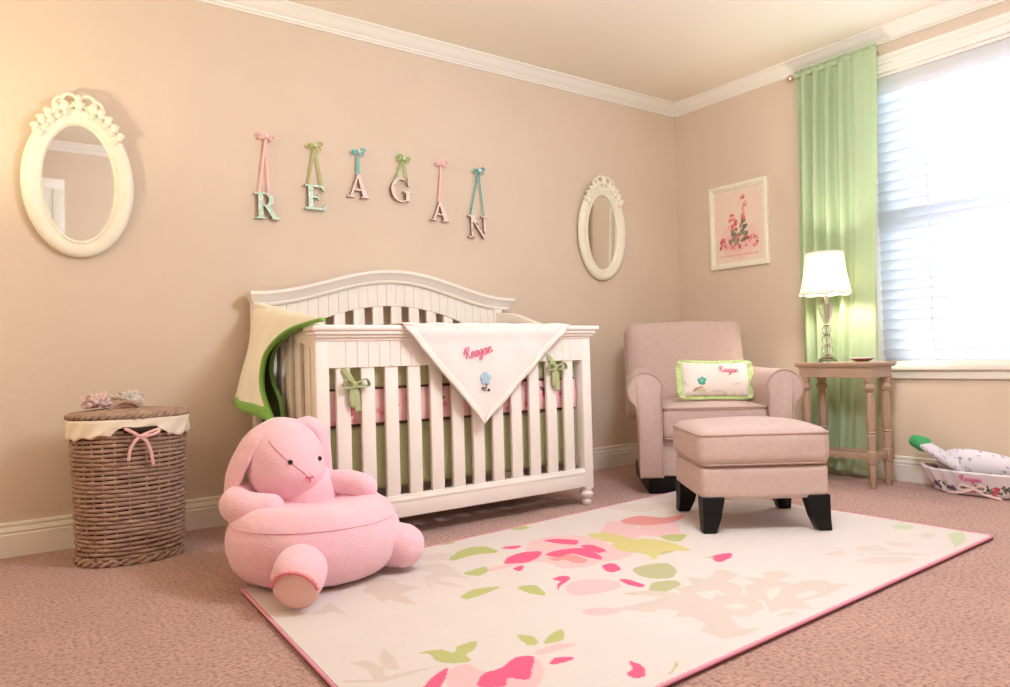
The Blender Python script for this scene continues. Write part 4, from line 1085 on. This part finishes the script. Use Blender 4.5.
rb([kr(0, 0), kr(-.035, .014, .012), kr(-.062, .010, .010), kr(-.055, -.008, .010), kr(0, 0)]); rb([kr(0, 0), kr(.03, .018, .012), kr(.052, .012, .010), kr(.045, -.004, .008), kr(0, 0)])
rb([kr(0, 0), kr(-.05, -.020, .014), kr(-.115, -.026, .006)]); rb([kr(0, 0), kr(.05, -.018, .016), kr(.125, -.030, .020)]); ball(b, k0, (.009, .010, .010))
fin('ribbon_bow', b, mat('blush_ribbon', (238, 212, 206), .5), t, world=True, smooth=180)
# contents
M_fl = mat('tiny_flower_cotton', (230, 226, 240), .9, vcol=True)
def flowered(name, label, cat, fpos, nu, nv, Lx, Ly, seed, base=(232, 228, 238)):
    tt = thing(name, label, cat, (BX, BY, .1)); b = B(); grid(b, fpos, nu, nv, cu=True)
    o = fin('printed_cloth', b, M_fl, tt, world=True, smooth=180); rr = random.Random(seed)
    U = np.repeat(np.arange(nu)/nu, nv)*Lx; V = np.tile(np.linspace(0, 1, nv), nu)*Ly
    pol = [(rr.choice([(150, 140, 180), (176, 160, 196), (166, 176, 160), (190, 170, 200)]), blob(rr.uniform(0, Lx), rr.uniform(0, Ly), rr.uniform(.004, .008), 7, .4, rng=rr)) for k in range(110)]
    paint(o.data, U, V, base, pol); return tt
ax = smoothpath([(3.932, 1.835, .222), (3.934, 1.79, .196), (3.938, 1.74, .165), (3.945, 1.69, .135), (3.95, 1.66, .118)], 6)
def roll(u, v):
    i = v*(len(ax)-1); k = min(int(i), len(ax)-2); f = i-k; p = ax[k].lerp(ax[k+1], f); r = .035+.010*min(1, v*1.6); th = 2*PI*u
    if v > .98: r *= .3
    return Vector((p.x+r*math.cos(th), p.y+r*.25*math.sin(th), p.z+r*math.sin(th)*.95))
tr_ = flowered('rolled_blanket', 'rolled floral blanket with green end poking up from the basket', 'blanket', roll, 48, 50, .3, .4, 4)
b = B(); P, R = capsule_path([(3.937, 1.872, .236), (3.936, 1.852, .229), (3.935, 1.836, .2225)], [.032, .036, .0385], 5, 5); tube(b, P, R, 20); fin('green_end', b, mat('emerald_trim', (70, 176, 110), .6), tr_, world=True, smooth=180, label='emerald green end')
def pilb(u, v):
    th = 2*PI*u; s = (v*2-1); r = math.sqrt(max(0, 1-abs(s)**2.6))
    return Vector((3.975+.05*r*math.cos(th), 1.585-s*.205, .130+.088*r*math.sin(th)*(1.12-.5*v)))
flowered('bundled_blanket', 'puffy white blanket with tiny lavender flowers filling the basket', 'blanket', pilb, 60, 60, .35, .4, 6)
# ------------------------------------------------------------------ rug
RUGP=[(1,[(1.74,2.269),(1.889,2.29),(1.971,2.185),(1.946,2.047),(1.958,1.938),(1.879,1.877),(1.794,1.906),(1.696,1.884),(1.616,1.928),(1.609,2.044),(1.417,2.053),(1.431,2.093),(1.578,2.1)]),
(1,[(1.524,1.788),(1.599,1.778),(1.645,1.705),(1.616,1.654),(1.527,1.655),(1.46,1.684),(1.473,1.745)]),
(1,[(1.391,1.578),(1.456,1.552),(1.475,1.506),(1.419,1.501),(1.378,1.536)]),
(1,[(2.346,2.257),(2.4,2.119),(2.225,1.966),(2.151,2.072)]),
(1,[(2.218,2.331),(2.247,2.21),(2.133,2.06),(1.999,2.044),(1.969,2.132)]),
(1,[(1.847,2.059),(1.953,1.998),(1.943,1.924),(1.831,1.875),(1.741,1.925)]),
(0,[(1.507,2.107),(1.564,2.16),(1.642,2.174),(1.698,2.143),(1.644,2.088),(1.57,2.061),(1.513,2.09)]),
(0,[(1.494,2.037),(1.539,2.04),(1.499,1.996),(1.484,2.004)]),
(0,[(1.808,2.263),(1.864,2.24),(1.903,2.176),(1.854,2.131),(1.812,2.197)]),
(0,[(1.858,2.107),(1.897,2.085),(1.881,1.996),(1.838,1.986),(1.838,2.048)]),
(0,[(1.681,2.096),(1.75,2.114),(1.84,2.078),(1.822,1.969),(1.784,1.915),(1.769,1.964),(1.761,2.043),(1.696,2.041)]),
(6,[(1.662,2.054),(1.696,2.041),(1.752,2.033),(1.747,1.948),(1.704,1.926),(1.686,1.958),(1.691,1.999),(1.654,2.009)]),
(0,[(1.737,1.863),(1.784,1.859),(1.753,1.791),(1.705,1.782),(1.703,1.814)]),
(0,[(1.67,1.716),(1.689,1.69),(1.686,1.624),(1.658,1.617),(1.651,1.668)]),
(0,[(1.512,1.855),(1.559,1.862),(1.57,1.833),(1.532,1.805),(1.487,1.785),(1.452,1.754),(1.486,1.799),(1.516,1.819)]),
(0,[(1.615,2.275),(1.653,2.281),(1.696,2.255),(1.648,2.232)]),
(2,[(1.393,2.289),(1.512,2.363),(1.587,2.34),(1.577,2.239),(1.492,2.266),(1.397,2.251)]),
(2,[(1.437,2.532),(1.533,2.566),(1.588,2.53),(1.519,2.457),(1.453,2.483)]),
(2,[(1.373,2.108),(1.434,2.117),(1.408,2.061),(1.355,2.042),(1.33,2.094)]),
(2,[(1.197,1.9),(1.269,1.932),(1.343,1.902),(1.281,1.878),(1.2,1.865)]),
(2,[(1.38,1.861),(1.433,1.841),(1.398,1.746),(1.369,1.793)]),
(2,[(1.822,2.534),(1.878,2.539),(1.909,2.477),(1.837,2.462)]),
(5,[(1.992,2.218),(2.074,2.18),(2.074,2.033),(2.092,1.948),(2.022,1.932),(1.982,2.048),(1.971,2.128)]),
(3,[(1.974,1.937),(2.047,1.923),(2.073,1.834),(1.978,1.828)]),
(3,[(1.785,1.769),(1.862,1.769),(1.917,1.738),(1.875,1.661),(1.801,1.619),(1.753,1.651),(1.745,1.706)]),
(3,[(1.722,1.623),(1.789,1.594),(1.765,1.551),(1.66,1.536),(1.656,1.576)]),
(2,[(1.579,1.606),(1.656,1.576),(1.61,1.562)]),
(5,[(1.971,2.054),(2.099,2.028),(2.14,1.936),(2.103,1.792),(2.024,1.85),(1.919,1.797),(1.948,1.866),(1.917,1.961)]),
(2,[(2.184,2.012),(2.278,1.966),(2.175,1.905),(2.153,1.948)]),
(6,[(2.252,2.299),(2.385,2.322),(2.438,2.222),(2.561,2.207),(2.407,2.134),(2.26,2.18)]),
(0,[(2.099,1.698),(2.174,1.682),(2.136,1.645),(2.055,1.632),(2.065,1.666)]),
(3,[(2.056,1.705),(2.095,1.689),(2.08,1.677)]),
(2,[(0.891,1.607),(0.942,1.591),(0.956,1.552),(0.985,1.582),(1.039,1.58),(1.005,1.538),(0.973,1.525),(0.959,1.485),(0.917,1.503),(0.899,1.535),(0.904,1.583)]),
(2,[(1.139,1.545),(1.165,1.517),(1.15,1.471),(1.121,1.474)]),
(2,[(1.16,1.463),(1.208,1.495),(1.254,1.503),(1.212,1.448),(1.167,1.452)]),
(1,[(0.901,1.478),(0.947,1.471),(0.947,1.423),(0.988,1.377),(1.083,1.406),(1.072,1.354),(1.035,1.31),(0.971,1.281),(0.844,1.386)]),
(1,[(1.102,1.43),(1.175,1.436),(1.216,1.402),(1.108,1.406)]),
(0,[(0.911,1.384),(0.947,1.41),(0.992,1.408),(1.05,1.434),(1.09,1.414),(1.046,1.363),(1.001,1.32),(0.972,1.355),(0.942,1.326),(0.898,1.358)]),
(0,[(0.807,1.438),(0.852,1.471),(0.898,1.488),(0.866,1.444),(0.834,1.412),(0.818,1.407),(0.792,1.419)]),
(0,[(1.091,1.357),(1.123,1.373),(1.155,1.351),(1.144,1.338),(1.098,1.344)]),
(0,[(1.239,1.25),(1.245,1.233),(1.24,1.202),(1.205,1.169),(1.182,1.181),(1.188,1.206),(1.216,1.215)]),
(4,[(0.736,1.66),(0.773,1.649),(0.784,1.583),(0.758,1.523),(0.739,1.543),(0.75,1.599)]),
(4,[(0.801,1.643),(0.839,1.692),(0.832,1.617),(0.808,1.55),(0.79,1.561),(0.785,1.594)]),
(4,[(0.678,1.585),(0.737,1.54),(0.856,1.522),(0.865,1.508),(0.741,1.514),(0.678,1.567)]),
(2,[(1.322,1.181),(1.289,1.161),(1.253,1.144),(1.265,1.145),(1.306,1.163)]),
(4,[(1.461,1.531),(1.555,1.51),(1.63,1.509),(1.681,1.499),(1.715,1.501),(1.717,1.545),(1.794,1.526),(1.844,1.597),(1.877,1.537),(1.978,1.586),(2.001,1.549),(1.979,1.498),(1.899,1.483),(1.899,1.429),(1.838,1.381),(1.847,1.342),(1.773,1.262),(1.683,1.255),(1.66,1.29),(1.616,1.232),(1.514,1.212),(1.508,1.266),(1.561,1.288),(1.575,1.348),(1.542,1.377),(1.586,1.403),(1.56,1.446),(1.523,1.438)]),
(4,[(1.904,1.429),(1.949,1.414),(1.971,1.485),(2.009,1.426),(2.061,1.469),(2.114,1.449),(2.113,1.396),(2.021,1.39),(2.03,1.333),(2.079,1.339),(2.134,1.3),(2.113,1.27),(2.148,1.229),(2.062,1.221),(1.994,1.214),(1.904,1.229),(1.869,1.179),(1.814,1.227),(1.756,1.231),(1.825,1.297),(1.839,1.362)]),
(4,[(1.551,1.287),(1.611,1.253),(1.607,1.205),(1.641,1.186),(1.583,1.177),(1.506,1.195)]),
(4,[(1.747,1.216),(1.823,1.2),(1.778,1.182)]),
(7,[(1.747,1.473),(1.808,1.452),(1.792,1.403),(1.77,1.422),(1.727,1.404),(1.725,1.435)]),
(7,[(1.719,1.348),(1.762,1.331),(1.748,1.303),(1.705,1.313)]),
(7,[(1.912,1.352),(1.973,1.345),(1.901,1.308),(1.849,1.297)]),
(7,[(1.939,1.275),(2.006,1.27),(2.01,1.244),(1.932,1.247)]),
(8,[(2.552,1.439),(2.641,1.407),(2.606,1.337),(2.556,1.363),(2.525,1.398)]),
(8,[(2.709,1.416),(2.748,1.331),(2.689,1.315),(2.663,1.366)]),
(8,[(2.379,1.343),(2.481,1.336),(2.568,1.245),(2.507,1.228),(2.423,1.269)]),
(8,[(2.507,1.362),(2.601,1.31),(2.657,1.227),(2.59,1.256)]),
(9,[(2.983,1.315),(3.062,1.298),(2.931,1.235),(2.801,1.213),(2.897,1.266)]),
(9,[(2.98,1.525),(3.027,1.463),(2.957,1.444),(2.93,1.486)]),
(8,[(1.307,2.39),(1.413,2.369),(1.442,2.311),(1.335,2.33)]),
(8,[(1.238,2.265),(1.343,2.253),(1.333,2.128),(1.301,2.182),(1.248,2.203)]),
(8,[(1.215,2.146),(1.29,2.165),(1.324,2.035),(1.265,2.102),(1.214,2.06)]),
(4,[(1.033,2.165),(1.109,2.2),(1.125,2.116),(1.153,2.059),(1.1,2.049),(1.043,2.027),(1.01,2.072)]),
(4,[(1.009,2.139),(1.072,2.128),(1.058,1.932),(1.031,1.983),(1.018,2.067)]),
(4,[(1.48,1.511),(1.563,1.514),(1.668,1.482),(1.634,1.452),(1.564,1.476)]),
(4,[(1.58,1.611),(1.656,1.575),(1.703,1.512),(1.668,1.482),(1.611,1.559)]),
(4,[(0.904,2.253),(0.981,2.302),(0.991,2.222),(0.938,2.179)]),
(8,[(2.407,2.575),(2.565,2.517),(2.611,2.378),(2.452,2.363)]),
(8,[(1.297,2.378),(1.367,2.363),(1.405,2.28),(1.33,2.3)]),
(8,[(1.243,2.227),(1.311,2.215),(1.326,2.094),(1.27,2.161)]),
(8,[(1.2,2.115),(1.243,2.055),(1.261,1.966),(1.217,2.025)]),
(8,[(1.217,2.156),(1.207,2.109),(1.166,1.998),(1.17,2.046)]),
(4,[(1.059,2.043),(1.072,2.008),(1.062,1.92),(1.039,1.958)]),
(4,[(1.048,2.248),(1.104,2.222),(1.139,2.169),(1.076,2.128),(1.05,2.027),(0.994,2.005),(1.005,2.09),(0.991,2.141),(1.029,2.179)]),
(4,[(0.788,2.046),(0.824,2.065),(0.881,2.112),(0.873,2.031),(0.874,1.98),(0.851,2.02),(0.819,2.026)]),
(8,[(2.57,2.476),(2.695,2.477),(2.71,2.377),(2.599,2.367)]),
(8,[(2.471,1.394),(2.516,1.38),(2.463,1.364)]),
(9,[(3.095,1.553),(3.093,1.509),(3.034,1.509)]),
(8,[(2.949,1.386),(2.944,1.344),(2.868,1.322),(2.861,1.358)]),
(8,[(2.4,1.459),(2.479,1.452),(2.462,1.415),(2.401,1.42)])]
RC = [(.715, 2.419), (.624, 1.095), (3.071, 1.198), (3.085, 2.610)]
RCOL = [(222, 92, 130), (224, 184, 184), (180, 182, 116), (180, 176, 134), (207, 191, 180), (204, 192, 128), (218, 146, 140), (216, 204, 196), (210, 195, 186), (194, 200, 166)]
t = thing('area_rug', 'large cream floral rug with pink bound edge on the carpet', 'rug', (1.85, 1.85, 0))
A, D_, C_, F_ = [Vector((*p, .0155)) for p in RC]
nu, nv = 620, 350
def rugp(u, v): return A.lerp(F_, u).lerp(D_.lerp(C_, u), v)
vs = np.zeros((nu*nv, 3), np.float32); k = 0
ug, vg = np.meshgrid(np.linspace(.002, .998, nu), np.linspace(.003, .997, nv), indexing='ij')
ug = ug.ravel(); vg = vg.ravel()
for i in range(2):
    vs[:, i] = (A[i]*(1-ug)+F_[i]*ug)*(1-vg)+(D_[i]*(1-ug)+C_[i]*ug)*vg
rs = np.random.RandomState(1)
vs[:, 2] = .0145+rs.rand(nu*nv)*.0012
idx = np.arange(nu*nv).reshape(nu, nv)
q_ = np.stack([idx[:-1, :-1], idx[:-1, 1:], idx[1:, 1:], idx[1:, :-1]], -1).reshape(-1, 4)
me = bpy.data.meshes.new('rug_pile'); off = np.array(t.location, np.float32)
me.vertices.add(nu*nv); me.vertices.foreach_set('co', (vs-off).ravel())
me.loops.add(q_.size); me.loops.foreach_set('vertex_index', q_.ravel().astype(np.int32))
me.polygons.add(len(q_)); me.polygons.foreach_set('loop_start', np.arange(0, q_.size, 4, dtype=np.int32)); me.polygons.foreach_set('loop_total', np.full(len(q_), 4, np.int32))
me.update(); me.validate()
me.polygons.foreach_set('use_smooth', np.ones(len(q_), bool))
paint(me, vs[:, 0], vs[:, 1], (216, 204, 198), [(RCOL[c], p if c == 4 else smoothpoly(p)) for c, p in RUGP])
me.materials.append(mat('wool_rug_pile', (240, 230, 220), .98, vcol=True, bump=(260, .4, .003), var=(7, .015)))
o = bpy.data.objects.new('rug_pile', me); COL.objects.link(o); o.parent = t
b = B(); cs = [A, D_, C_, F_]
for k in range(4): 
    p, q2 = cs[k], cs[(k+1) % 4]; tube(b, [p.lerp(q2, i/30)+Vector((0, 0, -.0035)) for i in range(31)], .0045, 8)
fin('bound_edge', b, mat('pink_rug_binding', (232, 156, 178), .85), t, world=True, label='pink bound edge')
b = B(); vs_ = [b.verts.new((p.x, p.y, .001)) for p in cs]; vt = [b.verts.new((p.x, p.y, .0085)) for p in cs]
b.faces.new(vs_); b.faces.new(vt[::-1])
for k in range(4): b.faces.new((vs_[k], vs_[(k+1) % 4], vt[(k+1) % 4], vt[k]))
fin('backing', b, mat('rug_backing_shade', (120, 70, 80), .95), t, world=True, smooth=0)  # backing coloured dark to draw the shadow gap below the rug edge

# ------------------------------------------------------------------ light
def light(name, typ, loc, energy, rgb, size=.1, rot=None, size_y=None, spread=None):
    l = bpy.data.lights.new(name, typ); l.energy = energy; l.color = rgb
    if typ == 'AREA':
        l.size = size
        if size_y: l.shape = 'RECTANGLE'; l.size_y = size_y
        else: l.shape = 'DISK'
        if spread: l.spread = spread
    else: l.shadow_soft_size = size
    o = bpy.data.objects.new(name, l); COL.objects.link(o); o.location = loc
    if rot: o.rotation_euler = rot
    return o
light('room_fill_light', 'POINT', (1.9, 1.15, 1.93), 79, (.89, .975, 1.08), .22)  # added fill lamp with no fixture modelled, brightens walls and ceiling
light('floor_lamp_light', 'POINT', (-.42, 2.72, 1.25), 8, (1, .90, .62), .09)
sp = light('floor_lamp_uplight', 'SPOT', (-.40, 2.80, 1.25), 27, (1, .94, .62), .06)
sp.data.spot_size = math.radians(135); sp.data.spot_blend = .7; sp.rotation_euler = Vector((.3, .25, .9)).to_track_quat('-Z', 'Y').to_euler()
light('table_lamp_bulb_light', 'POINT', (LX, LY, LZ+.44), 20, (1, .93, .78), .045)
wd = bpy.data.worlds.new('daylight'); SC.world = wd; wd.use_nodes = True
bg = wd.node_tree.nodes['Background']; bg.inputs['Color'].default_value = (.78, .89, 1, 1); bg.inputs['Strength'].default_value = 4.6
p = light('window_portal', 'AREA', (XB+.16, (WY0+WY1)/2, (WZ0+WZ1)/2), 1, (1, 1, 1), WY1-WY0, (0, -PI/2, 0), WZ1-WZ0)
p.data.shape = 'RECTANGLE'; p.data.size = WZ1-WZ0; p.data.size_y = WY1-WY0; p.data.cycles.is_portal = True
p.rotation_euler = (0, PI/2, 0)

# ------------------------------------------------------------------ camera
cam = bpy.data.cameras.new('camera'); cam.sensor_width = 36; cam.lens = 751.27/1010*36; cam.clip_start = .05
co = bpy.data.objects.new('camera', cam); COL.objects.link(co)
R_ = Matrix(((0.80790925, -0.5886676, -0.02744286), (-0.01170997, 0.0305225, -0.99946548), (0.58919057, 0.80779876, 0.01776613)))
M3 = Matrix((R_[0], -R_[1], -R_[2])).transposed()
co.matrix_world = Matrix.Translation((0, 0, .722)) @ M3.to_4x4()
SC.camera = co
vs_ = SC.view_settings; vs_.view_transform = 'Standard'; vs_.look = 'None'; vs_.gamma = 1; vs_.use_curve_mapping = False; vs_.exposure = 0.12
SC.cycles.use_denoising = True
SC.cycles.max_bounces = 10; SC.cycles.diffuse_bounces = 6; SC.cycles.sample_clamp_indirect = 6
